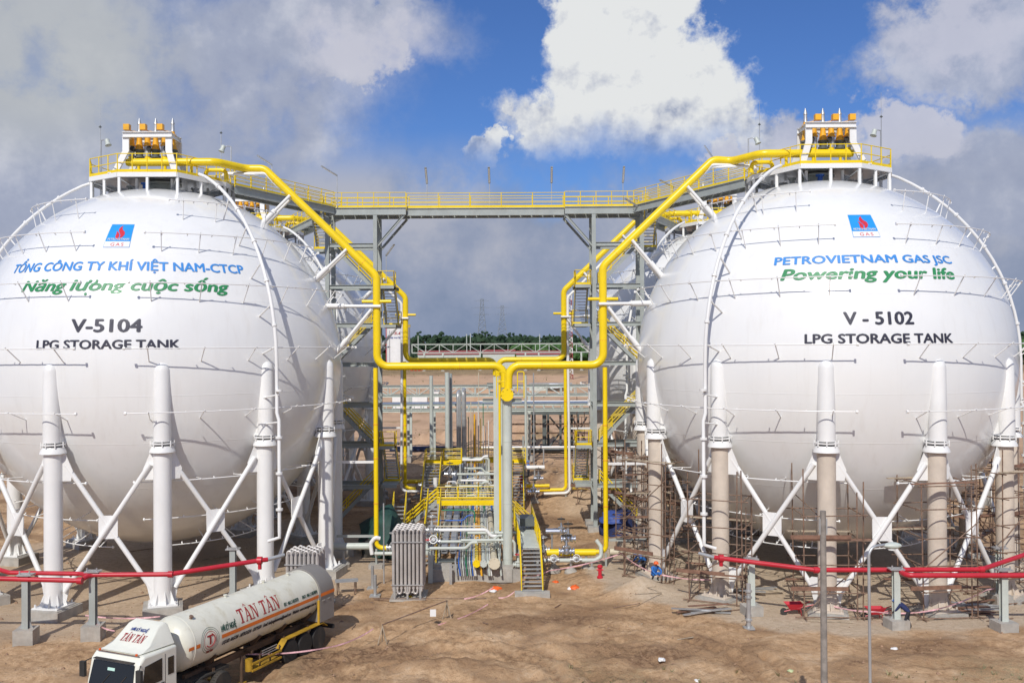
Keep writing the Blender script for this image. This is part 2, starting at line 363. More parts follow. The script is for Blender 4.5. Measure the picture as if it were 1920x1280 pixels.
def make_ground():
    ys = [-120, -60, -20, 0, 10, 15]; y = 18.
    while y < 9000:
        ys.append(y); y += .17 if 30 < y < 46 else .28 if 27 < y < 62 else (.5 if y < 120 else (y - 100) * .045 + .5)
    NX = 520; vs = []; cols = []
    for y in ys:
        half = 45 + abs(y) * .62 if y < 400 else 293 + (y - 400) * 1.6
        for i in range(NX + 1):
            s = i / NX * 2 - 1; x = half * (s * .7 + .3 * s ** 3)
            vs.append((x, y, gz(x, y) if 5 < y < 900 else 0))
            dr = math.hypot(x - CR.x, y - CR.y) + NZ.noise((x * .45, y * .45, 0)) * 1.6; dl = math.hypot(x - CL.x, y - CL.y) + NZ.noise((x * .5, y * .5, 4)) * 1.6
            pad = (1 - sst(14, 15.2, dr)); padl = (1 - sst(13, 16, dl)) * .7
            if 62 < y < 130: pad = max(pad, .5 * (1 - sst(14, 17, math.hypot(x - CR.x, y - 86))))
            moist = sst(-.1, .5, NZ.fractal((x * .16, y * .2, 8), 1, 2, 4)) * (1 - pad)
            if -13 < x < -5.5 and 60 < y < 100: moist = max(moist, .9 * sst(-13, -11, x) * (1 - sst(-6.5, -5.5, x)) * sst(60, 66, y) * (1 - sst(94, 100, y)))
            if 29 < y < 45 and -14 < x < 14: moist = max(moist, min(1, -track(x, y) * 5), .8 * sst(.0, .3, NZ.noise((x * .8 + y * .4, y * .5 - x * .3, 31))) * sst(-.2, .2, NZ.noise((x * .2, y * .3, 40))))
            green = sst(.12, .5, NZ.noise((x * .12, y * .12, 20)) + .25 * NZ.noise((x * .9, y * .9, 2))) * ((1 - sst(40, 47, y)) * .55 + .6 * sst(105, 130, y) * (1 - sst(170, 300, y))) * (1 - pad)
            far = sst(430, 520, y)
            cols.append((max(pad, padl), moist, max(green, far), sst(100, 140, y)))
    n = NX + 1; fs = [(j * n + i, j * n + i + 1, (j + 1) * n + i + 1, (j + 1) * n + i) for j in range(len(ys) - 1) for i in range(NX)]
    me = bpy.data.meshes.new('ground'); me.from_pydata(vs, [], fs); me.polygons.foreach_set('use_smooth', [True] * len(fs))
    ca = me.color_attributes.new('soil', 'FLOAT_COLOR', 'POINT'); ca.data.foreach_set('color', [q for c in cols for q in c])
    m = bpy.data.materials.new('soil'); m.use_nodes = True; t = NT(m.node_tree)
    p = t.new('ShaderNodeBsdfPrincipled'); o = t.new('ShaderNodeOutputMaterial'); t.l.new(p.outputs[0], o.inputs[0])
    pos = t.new('ShaderNodeNewGeometry').outputs['Position']
    at = t.new('ShaderNodeAttribute', attribute_name='soil'); s3 = t.new('ShaderNodeSeparateColor'); t.l.new(at.outputs['Color'], s3.inputs[0])
    nA = t.noise(pos, .35, 8, .62).outputs[0]; nB = t.noise(pos, 3.2, 8, .7).outputs[0]; nC = t.noise(pos, 14, 5, .7).outputs[0]
    a = t.math('ADD', t.math('MULTIPLY', nA, .45), t.math('MULTIPLY', nB, .55))
    c = t.ramp(a, [(.38, (.29, .175, .095)), (.47, (.46, .295, .165)), (.55, (.58, .39, .23)), (.64, (.64, .465, .30))])
    mo = t.math('MULTIPLY', s3.outputs[1], t.mapr(t.math('ADD', nB, t.math('MULTIPLY', nA, .4)), .5, .85))
    c = t.mix(mo, c, (.20, .115, .065))
    c = t.mix(t.math('MULTIPLY', s3.outputs[0], .85), c, t.ramp(nB, [(.3, (.50, .395, .275)), (.7, (.62, .52, .40))]))
    gm = t.math('MULTIPLY', s3.outputs[2], t.mapr(t.math('ADD', t.math('MULTIPLY', nC, .5), t.math('MULTIPLY', nB, .5)), .42, .60))
    c = t.mix(gm, c, (.15, .145, .07))
    c = t.mix(t.mapr(nC, .56, .8, 0, .35), c, (.22, .145, .09))
    c = t.mix(t.math('MULTIPLY', at.outputs['Alpha'], t.math('SUBTRACT', .62, s3.outputs[2], clamp=True)), c, (.66, .44, .29))
    t.put(p, 'Base Color', c); p.inputs['Roughness'].default_value = .95; p.inputs['Specular IOR Level'].default_value = .15
    b = t.new('ShaderNodeBump'); b.inputs['Strength'].default_value = .9; b.inputs['Distance'].default_value = .13
    t.l.new(t.math('ADD', nB, t.math('MULTIPLY', nC, .45)), b.inputs['Height']); t.l.new(b.outputs[0], p.inputs['Normal'])
    me.materials.append(m)
    place('ground', me, Matrix.Identity(4), kind='structure')
make_ground()

# ------------------------------------------------------------------ spherical tanks
def sph(c, a, lat, r=RS):
    a, lat = D(a), D(lat); return c + V((math.sin(a) * math.cos(lat), -math.cos(a) * math.cos(lat), math.sin(lat))) * r
def write_on_sphere(c, body, a0, a1, lat0, cap, m, parent, bold=.02, shear=0, space=1.0, lift=.018, name='lettering'):
    vs, fs = text_mesh(body, bold, shear, space)
    vs, fs = cut(vs, fs, 36)
    b = MB(); b.add([sph(c, a0 + (a1 - a0) * x, lat0 + cap * y, RS + lift + k) for x, y, k in vs], fs)
    return b.build(name, m, parent, smooth=False)
def patch_on_sphere(c, a0, a1, l0, l1, m, parent, name, lift, poly=None, n=8):
    b = MB()
    if poly:
        p = [(a0 + (a1 - a0) * x, l0 + (l1 - l0) * y) for x, y in poly]; b.add([sph(c, a, l, RS + lift) for a, l in p], [tuple(range(len(p)))])
    else:
        vs = [sph(c, a0 + (a1 - a0) * i / n, l0 + (l1 - l0) * j / n, RS + lift) for j in range(n + 1) for i in range(n + 1)]
        b.add(vs, [(j * (n + 1) + i, j * (n + 1) + i + 1, (j + 1) * (n + 1) + i + 1, (j + 1) * (n + 1) + i) for j in range(n) for i in range(n)])
    return b.build(name, m, parent)
SUBF = {}
def column_meshes(low):
    if low.name in SUBF: return SUBF[low.name]
    b = MB(); b.lathe([(.47, .55), (.47, 8.95)], n=28); leg = b.mesh('column', low)
    b = MB(); b.lathe([(.46, 9.25), (.45, 11.0), (.43, 13.05), (.37, 13.3), (.2, 13.46), (.001, 13.5)], (0, -.1, 0), n=28)
    for s in (-1, 1): b.prism([(s * .40, -.02, 9.3), (s * .40, .9, 9.3), (s * .34, .62, 10.2), (s * .3, .3, 11.6), (s * .3, -.02, 11.6)], (-s * .05, 0, 0))
    b.box((0, .45, 9.28), (.86, .95, .06)); head = b.mesh('column_head', white)
    b = MB(); b.lathe([(.50, 9.12), (.6, 9.12), (.6, 9.19), (.50, 9.19)], n=28); b.lathe([(.46, 8.98), (.54, 9.02), (.66, 8.78), (.68, 8.68), (.46, 8.66)], n=28)
    for k in range(8): b.tube([(.6 * math.cos(k * pi / 4), .6 * math.sin(k * pi / 4), 9.0), (.6 * math.cos(k * pi / 4), .6 * math.sin(k * pi / 4), 9.3)], .035, 6)
    collar = b.mesh('collar', white)
    b = MB(); b.box((0, 0, .58), (1.5, 1.5, .08))
    for k in range(8):
        a = k * pi / 4 + .2; b.prism([(.44 * math.cos(a), .44 * math.sin(a), .6), (.74 * math.cos(a), .74 * math.sin(a), .6), (.46 * math.cos(a), .46 * math.sin(a), 1.3)], (-.03 * math.sin(a), .03 * math.cos(a), 0))
    for sx in (-1, 1):
        for sy in (-1, 1): b.tube([(sx * .63, sy * .63, .6), (sx * .63, sy * .63, .78)], .05, 6)
    plate = b.mesh('base_plate', low)
    b = MB(); b.box((0, 0, .22), (2.0, 2.1, .56)); b.box((0, 0, .505), (1.8, 1.9, .06)); found = b.mesh('foundation', concrete)
    SUBF[low.name] = (leg, head, collar, plate, found); return SUBF[low.name]
def brace_part(p0, p1, parent):
    "one bay of crossed tubes with its plates between neighbouring columns"
    d = (p1 - p0); d.z = 0; L = d.length; u = d.normalized(); nrm = V((-u.y, u.x, 0)); base = p0.copy()
    def P(s, z, k=0): return base + u * s + V((0, 0, z)) + nrm * k
    ins = .62; zb, zt = 1.35, 8.05; k = .09
    b = MB(); b.tube([P(ins, zt, k), P(L - ins, zb, k)], .135, 12); b.tube([P(ins, zb, -k), P(L - ins, zt, -k)], .135, 12)
    o = b.build('cross_brace', white, parent, origin=base)
    mz = (zb + zt) / 2; b = MB(); h = .03
    b.prism([P(L / 2 - .42, mz - .62, -h), P(L / 2 + .42, mz - .62, -h), P(L / 2 + .5, mz - .5, -h), P(L / 2 + .5, mz + .5, -h), P(L / 2 + .42, mz + .62, -h), P(L / 2 - .42, mz + .62, -h), P(L / 2 - .5, mz + .5, -h), P(L / 2 - .5, mz - .5, -h)], nrm * 2 * h)
    b.build('gusset_plate', white, o)
    for s, sg in ((.40, 1), (L - .40, -1)):
        b = MB(); b.prism([P(s, 8.75, -h), P(s + sg * .22, 8.7, -h), P(s + sg * .62, 7.75, -h), P(s + sg * .52, 7.2, -h), P(s, 7.2, -h)], nrm * 2 * h); b.build('gusset_plate', white, o)
        b = MB(); b.prism([P(s, .62, -h), P(s + sg * .22, .62, -h), P(s + sg * .55, 2.0, -h), P(s + sg * .4, 2.15, -h), P(s, 2.15, -h)], nrm * 2 * h)
        b.build('gusset_plate', white, o)
RINGS = [(22.75, 75), (20.6, 90), (17.75, 90), (14.25, 90), (10.85, 90), (7.05, 90), (4.75, 90), (2.75, 90)]
def storage_sphere(c, phase, low, gap, risers, label):
    t = thing('storage_sphere', label, 'storage tank', (c.x, c.y, 0), 'spherical gas tanks')
    b = MB(); NL, NA = 64, 112
    vs = [tuple(sph(c, 360 * k / NA, -90 + 180 * (j + .5) / NL)) for j in range(NL) for k in range(NA)] + [tuple(c - V((0, 0, RS))), tuple(c + V((0, 0, RS)))]
    fs = [(j * NA + k, j * NA + (k + 1) % NA, (j + 1) * NA + (k + 1) % NA, (j + 1) * NA + k) for j in range(NL - 1) for k in range(NA)]
    fs += [(NL * NA, (k + 1) % NA, k) for k in range(NA)] + [(NL * NA + 1, (NL - 1) * NA + k, (NL - 1) * NA + (k + 1) % NA) for k in range(NA)]
    b.add(vs, fs); o = b.build('shell', shellm, t)
    for p in o.data.polygons: p.use_smooth = True
    leg, head, collar, plate, found = column_meshes(low); pts = []
    for k in range(12):
        a = phase + k * pi / 6; p = V((c.x + RC * math.sin(a), c.y - RC * math.cos(a), 0)); pts.append(p)
        Mx = Matrix.Translation(p) @ Matrix.Rotation(a, 4, 'Z')
        l = place('column', leg, Mx, t)
        place('column_head', head, Mx, t)
        place('collar', collar, Mx, l); place('base_plate', plate, Mx, l); place('foundation', found, Mx, t)
    for k in range(12): brace_part(pts[k], pts[(k + 1) % 12], t)
    # deluge rings
    for z, arc in RINGS:
        lat = math.degrees(math.asin((z - c.z) / (RS + 1.0)))
        for q in range(4):
            hf = math.degrees((1.6 if 20 < z < 21 else 1.25) / ((RS + 1) * math.cos(D(lat)))) + (8 if z > 21 else 0); a0 = gap + 90 * q + hf; a1 = gap + 90 * (q + 1) - hf
            b = MB(); n = 18; b.tube([sph(c, a0 + (a1 - a0) * i / n, lat, RS + 1.0) for i in range(n + 1)], .03, 7)
            for e in (a0, a1): b.tube([sph(c, e - .25, lat, RS + 1), sph(c, e + .25, lat, RS + 1)], .085, 8)
            for i in range(1, 9): # spray nozzles and couplings
                a = a0 + (a1 - a0) * (i - .35) / 9; b.tube([sph(c, a, lat, RS + 1.0), sph(c, a, lat, RS + .84)], .03, 5)
            b.build('spray_ring', white, t)
            k = 6 if z > 5 and z < 21 else 4
            for i in range(k):
                a = a0 + (a1 - a0) * (i + .4) / (k - .2); dl = 3.4 if z < 20 else 2.5
                rod('standoff', sph(c, a, lat - dl, RS - .05), sph(c, a, lat + .4, RS + 1.06), .03, white, t)
    # the big feed pipes that arc over the shell
    for a, z0 in risers:
        pts = [sph(c, a, 69.5, RS + 1.3)] + [sph(c, a, l, RS + 1.35) for l in range(66, 3, -4)] + [sph(c, a, 0, RS + 1.35), sph(c, a, 0, RS + 1.35) + V((0, 0, -2.6)), sph(c, a, 0, RS + 1.55) + V((0, 0, -3.0))]
        e = sph(c, a, 0, RS + 1.55); pts += [V((e.x, e.y, z0 + .5)), V((e.x, e.y, z0 + .2)), V((e.x - .25 * math.sin(D(a)) - (.45 if c.x < 0 else -.45), e.y, z0))]
        b = MB(); b.tube(pts, .098, 12)
        for l in range(58, 0, -12): b.tube([sph(c, a, l + .8, RS + 1.35), sph(c, a, l + .2, RS + 1.35)], .15, 12)
        for z in (11.8, 9.2, 7.2, 5.2): b.lathe([(.2, 0), (.2, .12)], (e.x, e.y, z), n=12)
        b.build('deluge_riser', white, t)
        for l in (52, 40, 28, 16, 5, -8, -16):
            if l > 0: p1 = sph(c, a, l, RS + 1.35)
            else: p1 = V((e.x, e.y, c.z + RS * math.sin(D(l))))
            rod('riser_bracket', sph(c, a, l - 1.5, RS - .05), p1, .05, white, t)
    return t
T_L = storage_sphere(CL, -.182, white, 5, ((48, 3.5), (-86, 3.5)), 'white spherical gas tank marked V-5104, nearest on the left')
T_R = storage_sphere(CR, -.276, beige, -3, ((-45, 3.4), (88, 3.4)), 'white spherical gas tank marked V-5102, on beige columns wrapped in scaffolding')
MV = Matrix.Translation(REAR)
copy_tree(T_L, MV @ W[T_L.name], 'white spherical gas tank half hidden behind the tank marked V-5104')
copy_tree(T_R, MV @ W[T_R.name], 'white spherical gas tank half hidden behind the tank marked V-5102')
# lettering
write_on_sphere(CL, 'TỔNG CÔNG TY KHÍ VIỆT NAM-CTCP', -33.4, 46.1, 28.0, 3.0, bluep, T_L, .034)
write_on_sphere(CL, 'Năng lưong cuộc sống', -24.4, 39.5, 21.7, 3.4, greenp, T_L, .036, .22)
b = MB(); b.add([sph(CL, -24.4 + 63.9 * .352 + .42 * math.cos(q * pi / 8), 20.6 + .42 * math.sin(q * pi / 8), RS + .02) for q in range(16)], [tuple(range(16))]); b.build('lettering', greenp, T_L, smooth=False)
b = MB(); hx, hy = -24.4 + 63.9 * .352 + 1.35, 21.7 + 2.0; b.add([sph(CL, hx + x, hy + y, RS + .03) for x, y in ((-.2, .0), (.5, .15), (1.0, .6), (1.15, 1.2), (1.75, 1.2), (1.6, .4), (.9, -.35), (.1, -.5))], [tuple(range(8))]); b.build('lettering', greenp, T_L, smooth=False)
write_on_sphere(CL, 'V-5104', -4.8, 14.5, 9.85, 3.7, navy, T_L, .034)
write_on_sphere(CL, 'LPG STORAGE TANK', -14.7, 24.3, 5.25, 2.5, navy, T_L, .034)
write_on_sphere(CR, 'PETROVIETNAM GAS JSC', -30.8, 26.4, 28.3, 2.6, bluep, T_R, .034)
write_on_sphere(CR, 'Powering your life', -28.4, 24.9, 23.4, 3.5, greenp, T_R, .036, .2)
write_on_sphere(CR, 'V - 5102', -11.3, 7.5, 10.6, 3.5, navy, T_R, .034)
write_on_sphere(CR, 'LPG STORAGE TANK', -21.2, 18.8, 5.65, 2.55, navy, T_R, .034)
FL1 = [(.47, .30), (.36, .39), (.35, .48), (.36, .57), (.33, .68), (.43, .61), (.49, .53), (.50, .44), (.47, .36)]
FL2 = [(.485, .29), (.53, .38), (.54, .47), (.50, .56), (.42, .67), (.40, .76), (.45, .86), (.54, .92), (.52, .84), (.57, .73), (.68, .64), (.70, .53), (.66, .44), (.57, .37)]
for c, t, a0, a1, l0, l1 in ((CL, T_L, -.1, 8.8, 35.95, 45.55), (CR, T_R, -5.9, 3.3, 37.0, 46.3)):
    lg = patch_on_sphere(c, a0, a1, l0, l1, logob, t, 'company_logo', .012)
    patch_on_sphere(c, a0 + .12, a1 - .12, l0 + .1, l0 + (l1 - l0) * .235, white, lg, 'white_panel', .022)
    patch_on_sphere(c, a0, a1, l0, l1, logor, lg, 'flame_mark', .024, FL1); patch_on_sphere(c, a0, a1, l0, l1, logor, lg, 'flame_mark', .024, FL2)
    wdt = a1 - a0; hgt = l1 - l0
    write_on_sphere(c, 'PETROVIETNAM', a0 + .08 * wdt, a1 - .07 * wdt, l0 + .285 * hgt, .085 * hgt, white, lg, .02, lift=.022)
    write_on_sphere(c, 'GAS', a0 + .26 * wdt, a1 - .24 * wdt, l0 + .05 * hgt, .13 * hgt, logor, lg, .0, space=1.3, lift=.03)
# ------------------------------------------------------------------ platforms on top of the tanks
def top_platform(c, sx, label):
    P = lambda x, y, z: V((c.x + sx * x, c.y + y, z)); Z = 25.05
    t = thing('top_platform', label, 'platform', (c.x, c.y, 24.4), 'platforms on top of the tanks')
    poly = [(-4.7, 0), (-4.0, -1.8), (-1.6, -3.4), (2.0, -3.3), (3.9, .3), (3.9, 2.4), (2, 4.2), (-2, 4.2), (-4.4, 2)]
    n = len(poly); b = MB(); b.prism([P(x, y, Z - .06) for x, y in poly], (0, 0, .05)); b.build('deck', galv, t)
    for i in range(n):
        a, q = P(*poly[i], Z - .16), P(*poly[(i + 1) % n], Z - .16); beam('edge_beam', a, q, .12, .28, white, t)
    railing(t, [P(*poly[i % n], Z) for i in (4, 5, 6, 7, 8, 0, 1, 2, 3, 4)], 1.12, .85, yellow, rails=(1, .52), r=.03)
    sup = []
    for i in range(n):
        a, q = poly[i], poly[(i + 1) % n]
        for f in (.02, .5): sup.append((a[0] * (1 - f) * .985 + q[0] * f * .985, a[1] * (1 - f) * .985 + q[1] * f * .985))
    sup += [(x * .62, y * .62) for x, y in sup[::2]]
    for x, y in sup:
        h = c.z + math.sqrt(max(0, RS * RS - x * x - y * y)) - .04
        ibeam('platform_leg', P(x, y, h), P(x, y, Z - .2), .15, .15, white, t)
    for i in range(0, n): # bracing and clutter below the deck
        x, y = poly[i]; rod('tie', P(x * .95, y * .95, Z - .35), P(x * .6, y * .6, Z - .9), .04, galv, t)
    b = MB(); b.lathe([(.9, 24.1), (.9, 24.75), (1.1, 24.75), (1.1, 24.9), (.3, 24.95)], (c.x, c.y, 0)); b.build('manhole', lightgrey, t)
    for k in range(7):
        a = k * .9; b = MB(); x, y = 2.0 * math.cos(a), 2.1 * math.sin(a); b.lathe([(.16, 23.9), (.16, 24.5), (.26, 24.5), (.26, 24.6), (.12, 24.6)], (c.x + x, c.y + y, 0), n=12); b.build('nozzle', (galv, grey, bluev)[k % 3] if k != 2 else galv, t)
    # small yellow bypass loop beside the walkway gate
    pipe('bypass_pipe', [P(3.0, -.9, Z), P(3.0, -.9, Z + .55), P(4.3, -.9, Z + .55), P(4.3, -.9, Z - .1)], .13, yellow, t)
    pipe('bypass_pipe', [P(3.9, -.3, Z), P(3.9, -.3, Z + .42), P(5.3, -.2, Z + .42), P(6.6, 0, Z + .42)], .09, white, t)
    # floodlights on thin poles and an air terminal
    for x, y, h, s in ((-4.5, 1.0, 2.9, 1), (3.7, 2.2, 2.7, -1)):
        f = thing('floodlight', 'floodlight on the %s rim of the platform on the tank marked %s' % ('outer' if x < 0 else 'inner', label[-6:]), 'floodlight', P(x, y, Z), 'floodlights on the platforms')
        rod('pole', P(x, y, Z), P(x, y, Z + h), .045, galv, f); b = MB(); b.tube(bend([P(x, y, Z + h), P(x + s * .25, y - .1, Z + h + .02), P(x + s * .45, y - .2, Z + h - .12)], .1), .03, 6); b.build('arm', galv, f)
        e = P(x + s * .5, y - .2, Z + h - .15); ax = V((s * sx * .35, -.2, -1)).normalized(); b = MB(); b.lathe([(.08, -.22), (.15, -.16), (.15, .08), (.21, .25), (.17, .27)], e, ax, 14); b.build('lamp_head', lightgrey, f)
    for x, y, h in ((-4.3, .4, 3.6), (2.6, 3.6, 3.9)):
        f = thing('lightning_rod', 'thin lightning rod on the %s side, atop the tank marked %s' % ('outer' if x < 0 else 'inner', label[-6:]), 'lightning rod', P(x, y, Z), 'lightning rods on the platforms')
        rod('mast', P(x, y, Z), P(x, y, Z + h), .028, galv, f); rod('tip', P(x, y, Z + h), P(x, y, Z + h + 1.6), .012, galv, f)
        b = MB(); b.lathe([(.02, 0), (.11, .03), (.02, .14)], P(x, y, Z + h), n=8); b.build('collector', darkgrey, f)
    return t
def relief_frame(c, sx, label):
    P = lambda x, y, z: V((c.x + sx * x, c.y + y, z)); Z = 25.05
    t = thing('portal_frame', label, 'steel frame', (c.x, c.y - 1.6, Z), 'white portal frames above the tanks')
    for y, k in ((-2.6, -1), (-.9, 1)):
        ibeam('top_beam', P(-1.6, y, 27.5), P(1.45, y, 27.5), .26, .34, white, t)
        for s, xe, xt in ((-1, -2.05, -1.42), (1, 1.75, 1.25)):
            b = MB(); w = .2
            b.prism([P(xe - w, y + k * .25, Z), P(xe + w, y + k * .25, Z), P(xt + w, y, 26.5), P(xt + w, y, 27.33), P(xt - w, y, 27.33), P(xt - w, y, 26.5)], (0, .14, 0))
            b.box(P(xe, y + k * .25, Z + .02), (.6, .4, .05)); b.build('frame_leg', white, t)
    for x in (-1.42, 1.3): ibeam('side_beam', P(x, -2.6, 27.5), P(x, -.9, 27.5), .2, .3, white, t)
    return t
def relief_valve(c, sx, x, k, label):
    P = lambda a, y, z: V((c.x + sx * (x + a), c.y + y, z))
    t = thing('relief_valve', label, 'relief valve', P(0, -1.6, 25.9), 'relief valves on top of the tanks')
    b = MB(); b.lathe([(.17, 25.9), (.17, 26.25), (.30, 26.25), (.30, 26.36), (.22, 26.38), (.24, 26.62), (.31, 26.64), (.31, 26.74)], P(0, -1.6, 0), n=16); b.build('valve_body', darkgrey, t)
    b = MB(); b.lathe([(.29, 26.74), (.29, 26.82), (.24, 26.86), (.15, 27.45), (.15, 27.6), (.22, 27.62), (.22, 27.72), (.13, 27.75), (.13, 27.9)], P(0, -1.6, 0), n=16); b.build('bonnet', amber, t)
    b = MB(); b.lathe([(.14, 27.9), (.12, 28.0), (.10, 28.35), (.13, 28.38), (.03, 28.75)], P(0, -1.6, 0), n=12); b.build('spindle_cap', galv, t)
    b = MB(); b.lathe([(.20, 26.3), (.20, 26.95)], P(-.46, -1.75, 0), n=16); b.build('outlet', galv, t)
    b = MB(); b.lathe([(.26, 26.95), (.26, 27.03), (.2, 27.05), (.16, 27.5), (.2, 27.5), (.2, 27.58)], P(-.46, -1.75, 0), n=16); b.build('outlet_cone', amber, t)
    b = MB(); b.box(P(-.62, -2.0, 28.1), (.36, .36, .36)); b.bar(P(-.5, -1.75, 27.9), P(.0, -1.6, 27.85), .1, .1); b.build('weather_hood', amber, t)
    b = MB(); b.lathe([(.15, -.03), (.17, 0), (.15, .03)], P(-.25, -2.1, 26.75), V((0, 1, 0)), 14); b.tube([P(-.25, -2.1, 26.75), P(-.25, -1.7, 26.75)], .05, 6)
    for q in range(3): b.bar(P(-.25, -2.1, 26.75) + V((.15 * math.cos(q * pi / 3), 0, .15 * math.sin(q * pi / 3))), P(-.25, -2.1, 26.75) - V((.15 * math.cos(q * pi / 3), 0, .15 * math.sin(q * pi / 3))), .03, .03)
    b.build('hand_wheel', blackm, t)
    pipe('inlet_pipe', [P(-.46, -1.75, 26.32), P(-.46, -1.75, 26.15), P(-.1, -2.0, 25.9)], .17, yellow, t, rb=.3)
    return t
for c, sx, side, mark in ((CL, 1, 'left', 'V-5104'), (CR, -1, 'right', 'V-5102')):
    tp = top_platform(c, sx, 'yellow railed round platform on top of the tank marked %s' % mark)
    rf = relief_frame(c, sx, 'white portal frame with sloping legs on top of the tank marked %s' % mark)
    rv = [relief_valve(c, sx, x, k, '%s amber relief valve under the white frame of the tank marked %s' % (('outermost', 'middle', 'innermost')[k], mark)) for k, x in enumerate((-.95, .08, 1.15))]
    far = 'of the half hidden rear tank on the ' + side
    copy_tree(tp, MV @ W[tp.name], 'yellow railed platform on top ' + far); copy_tree(rf, MV @ W[rf.name], 'white portal frame on top ' + far)
    for k, r in enumerate(rv): copy_tree(r, MV @ W[r.name], '%s amber relief valve on top %s' % (('outermost', 'middle', 'innermost')[k], far))

# ------------------------------------------------------------------ yellow gas pipes
GL = [V((CL.x - 1.5, CL.y - 2.0, 25.9)), V((CL.x + 4.0, CL.y - 2.0, 25.9)), V((CL.x + 5.3, CL.y, 25.85)), V((CL.x + 6.5, CL.y, 25.85)), V((CL.x + 13.75, CL.y, 18.85)), V((CL.x + 13.75, CL.y, 13.0)), V((-.5, CL.y, 13.0)), V((-.5, CL.y, 11.6))]
GR = [V((CR.x + 1.5, CR.y - 2.0, 25.9)), V((CR.x - 4.0, CR.y - 2.0, 25.9)), V((CR.x - 5.3, CR.y, 25.85)), V((CR.x - 6.5, CR.y, 25.95)), V((CR.x - 13.5, CR.y, 19.25)), V((CR.x - 13.5, CR.y, 13.05)), V((-.2, CR.y, 13.05)), V((-.25, CR.y, 11.6))]
def gas_line(pts, c, sx, label):
    t = thing('gas_pipe', label, 'pipe', (pts[5].x, pts[5].y, 12.7), 'yellow gas lines between the tanks')
    pipe('main_pipe', pts, .25, yellow, t, rb=.75, n=20)
    pipe('end_cap', [pts[0] + V((-sx * .02, 0, 0)), pts[0] - V((sx * .1, 0, 0))], .22, yellow, t)
    x, y = pts[5].x, pts[5].y
    rod('trunnion', V((x - .95, y - .02, 17.2)), V((x + .95, y - .02, 17.2)), .11, yellow, t)
    for i, (f, q0, q1) in enumerate([(f, pts[3], pts[4]) for f in (.1, .36, .62, .88)] + [(f, pts[5], pts[6]) for f in (.15, .4, .65, .9)] + [(f, pts[4], pts[5]) for f in (.25, .75)] + [(.5, pts[0], pts[1]), (.9, pts[0], pts[1])]):
        q = q0.lerp(q1, f); u = (q1 - q0).normalized(); rod('weld_ring', q - u * .03, q + u * .03, .258, yellow if i % 3 else amber, t)
    for f in (.12, .42, .72): 
        q = pts[0].lerp(pts[1], f); rod('pipe_stool', V((q.x, q.y, 25.08)), V((q.x, q.y, 25.7)), .1, yellow, t)
    for dy in (-.32, .32):
        for a, q in ((pts[3].lerp(pts[4], .24), (6.5, 9.1)), (pts[3].lerp(pts[4], .74), (9.85, 5.42)), (V((x, y, 17.0)), (10.6, 3.7)), (V((x - sx * .3, y, 16.8)), (11.15, .7))):
            e = V((c.x + sx * q[0], y, c.z + q[1])); a = a + V((0, dy, -.12)); e = e + V((0, dy, 0)); u = (a - e).normalized()
            a2 = a + (u * .3 if q[0] == 10.6 else V())
            rod('bracket', e + u * .9, a2, .10, white, t); rod('bracket_sleeve', e - u * .15, e + u * 1.1, .17, white, t)
    return t
g1 = gas_line(GL, CL, 1, 'thick yellow pipe from the top of the tank marked V-5104 down to the middle')
g2 = gas_line(GR, CR, -1, 'thick yellow pipe from the top of the tank marked V-5102 down to the middle')
copy_tree(g1, MV @ W[g1.name], 'thick yellow pipe from the rear left tank, behind the front crossing pipe')
copy_tree(g2, MV @ W[g2.name], 'thick yellow pipe from the rear right tank, behind the front crossing pipe')
for c, sx, pts, nm in ((CL, 1, GL, 'left'), (CR, -1, GR, 'right')):
    for off, wh in ((V(), 'front'), (REAR, 'rear')):
        x, y = pts[5].x - sx * .1, pts[5].y
        q = [V((x, y, 12.9)), V((x, y, 1.3)), V((x + sx * (1.0 if sx > 0 else 3.5), y, 1.25))]
        t = thing('riser_pipe', 'slim yellow vertical pipe below the bend of the %s %s gas line' % (wh, nm), 'pipe', V((x, y, 0)) + off, 'slim yellow risers')
        pipe('riser', [p + off for p in q], .15, yellow, t, rb=.4)
        for z in (9.2, 7.0, 4.1): rod('joint_band', V((x, y, z)) + off, V((x, y, z + .09)) + off, .165, amber, t)
        for z in (2.0, 6.8): beam('pipe_guide', V((x, y + .2, z)) + off, V((x - sx * 2.6, y + .2, z)) + off, .1, .16, white if z > 3 else grey, t)
        b = MB(); b.box(V((x, y, -.1)) + off, (.9, .9, .7)); b.build('footing', concrete, t); rod('pipe_stand', V((x, y, .2)) + off, V((x, y, 1.2)) + off, .07, grey, t)
        # pale companion line
        if wh == 'rear':
            s = V((-sx * .42, -.1, -.35))
            w_ = [pts[2] + s, pts[3] + s, pts[4] + V((sx * .0, -.1, -.6)) - V((sx * .35, 0, 0)), pts[5] - V((sx * .35, .1, 0)), V((x - sx * .35, y - .1, 1.0)), V((x + sx * 2, y - .1, .95))]
            pipe('companion_pipe', [p + off for p in w_], .12, white, None, rb=.5, label='white pipe running alongside the %s rear yellow line' % nm, cat='pipe', group='white companion pipes')
        else:
            w_ = [pts[2] + V((-sx * 1.2, -.1, -.32)), pts[3] + V((sx * .1, -.1, -.34)), pts[3] + V((sx * .9, .1, -1.2))]
            pipe('companion_pipe', w_, .10, white, None, label='short white pipe below the yellow line near the platform of the %s front tank' % nm, cat='pipe', group='white companion pipes')
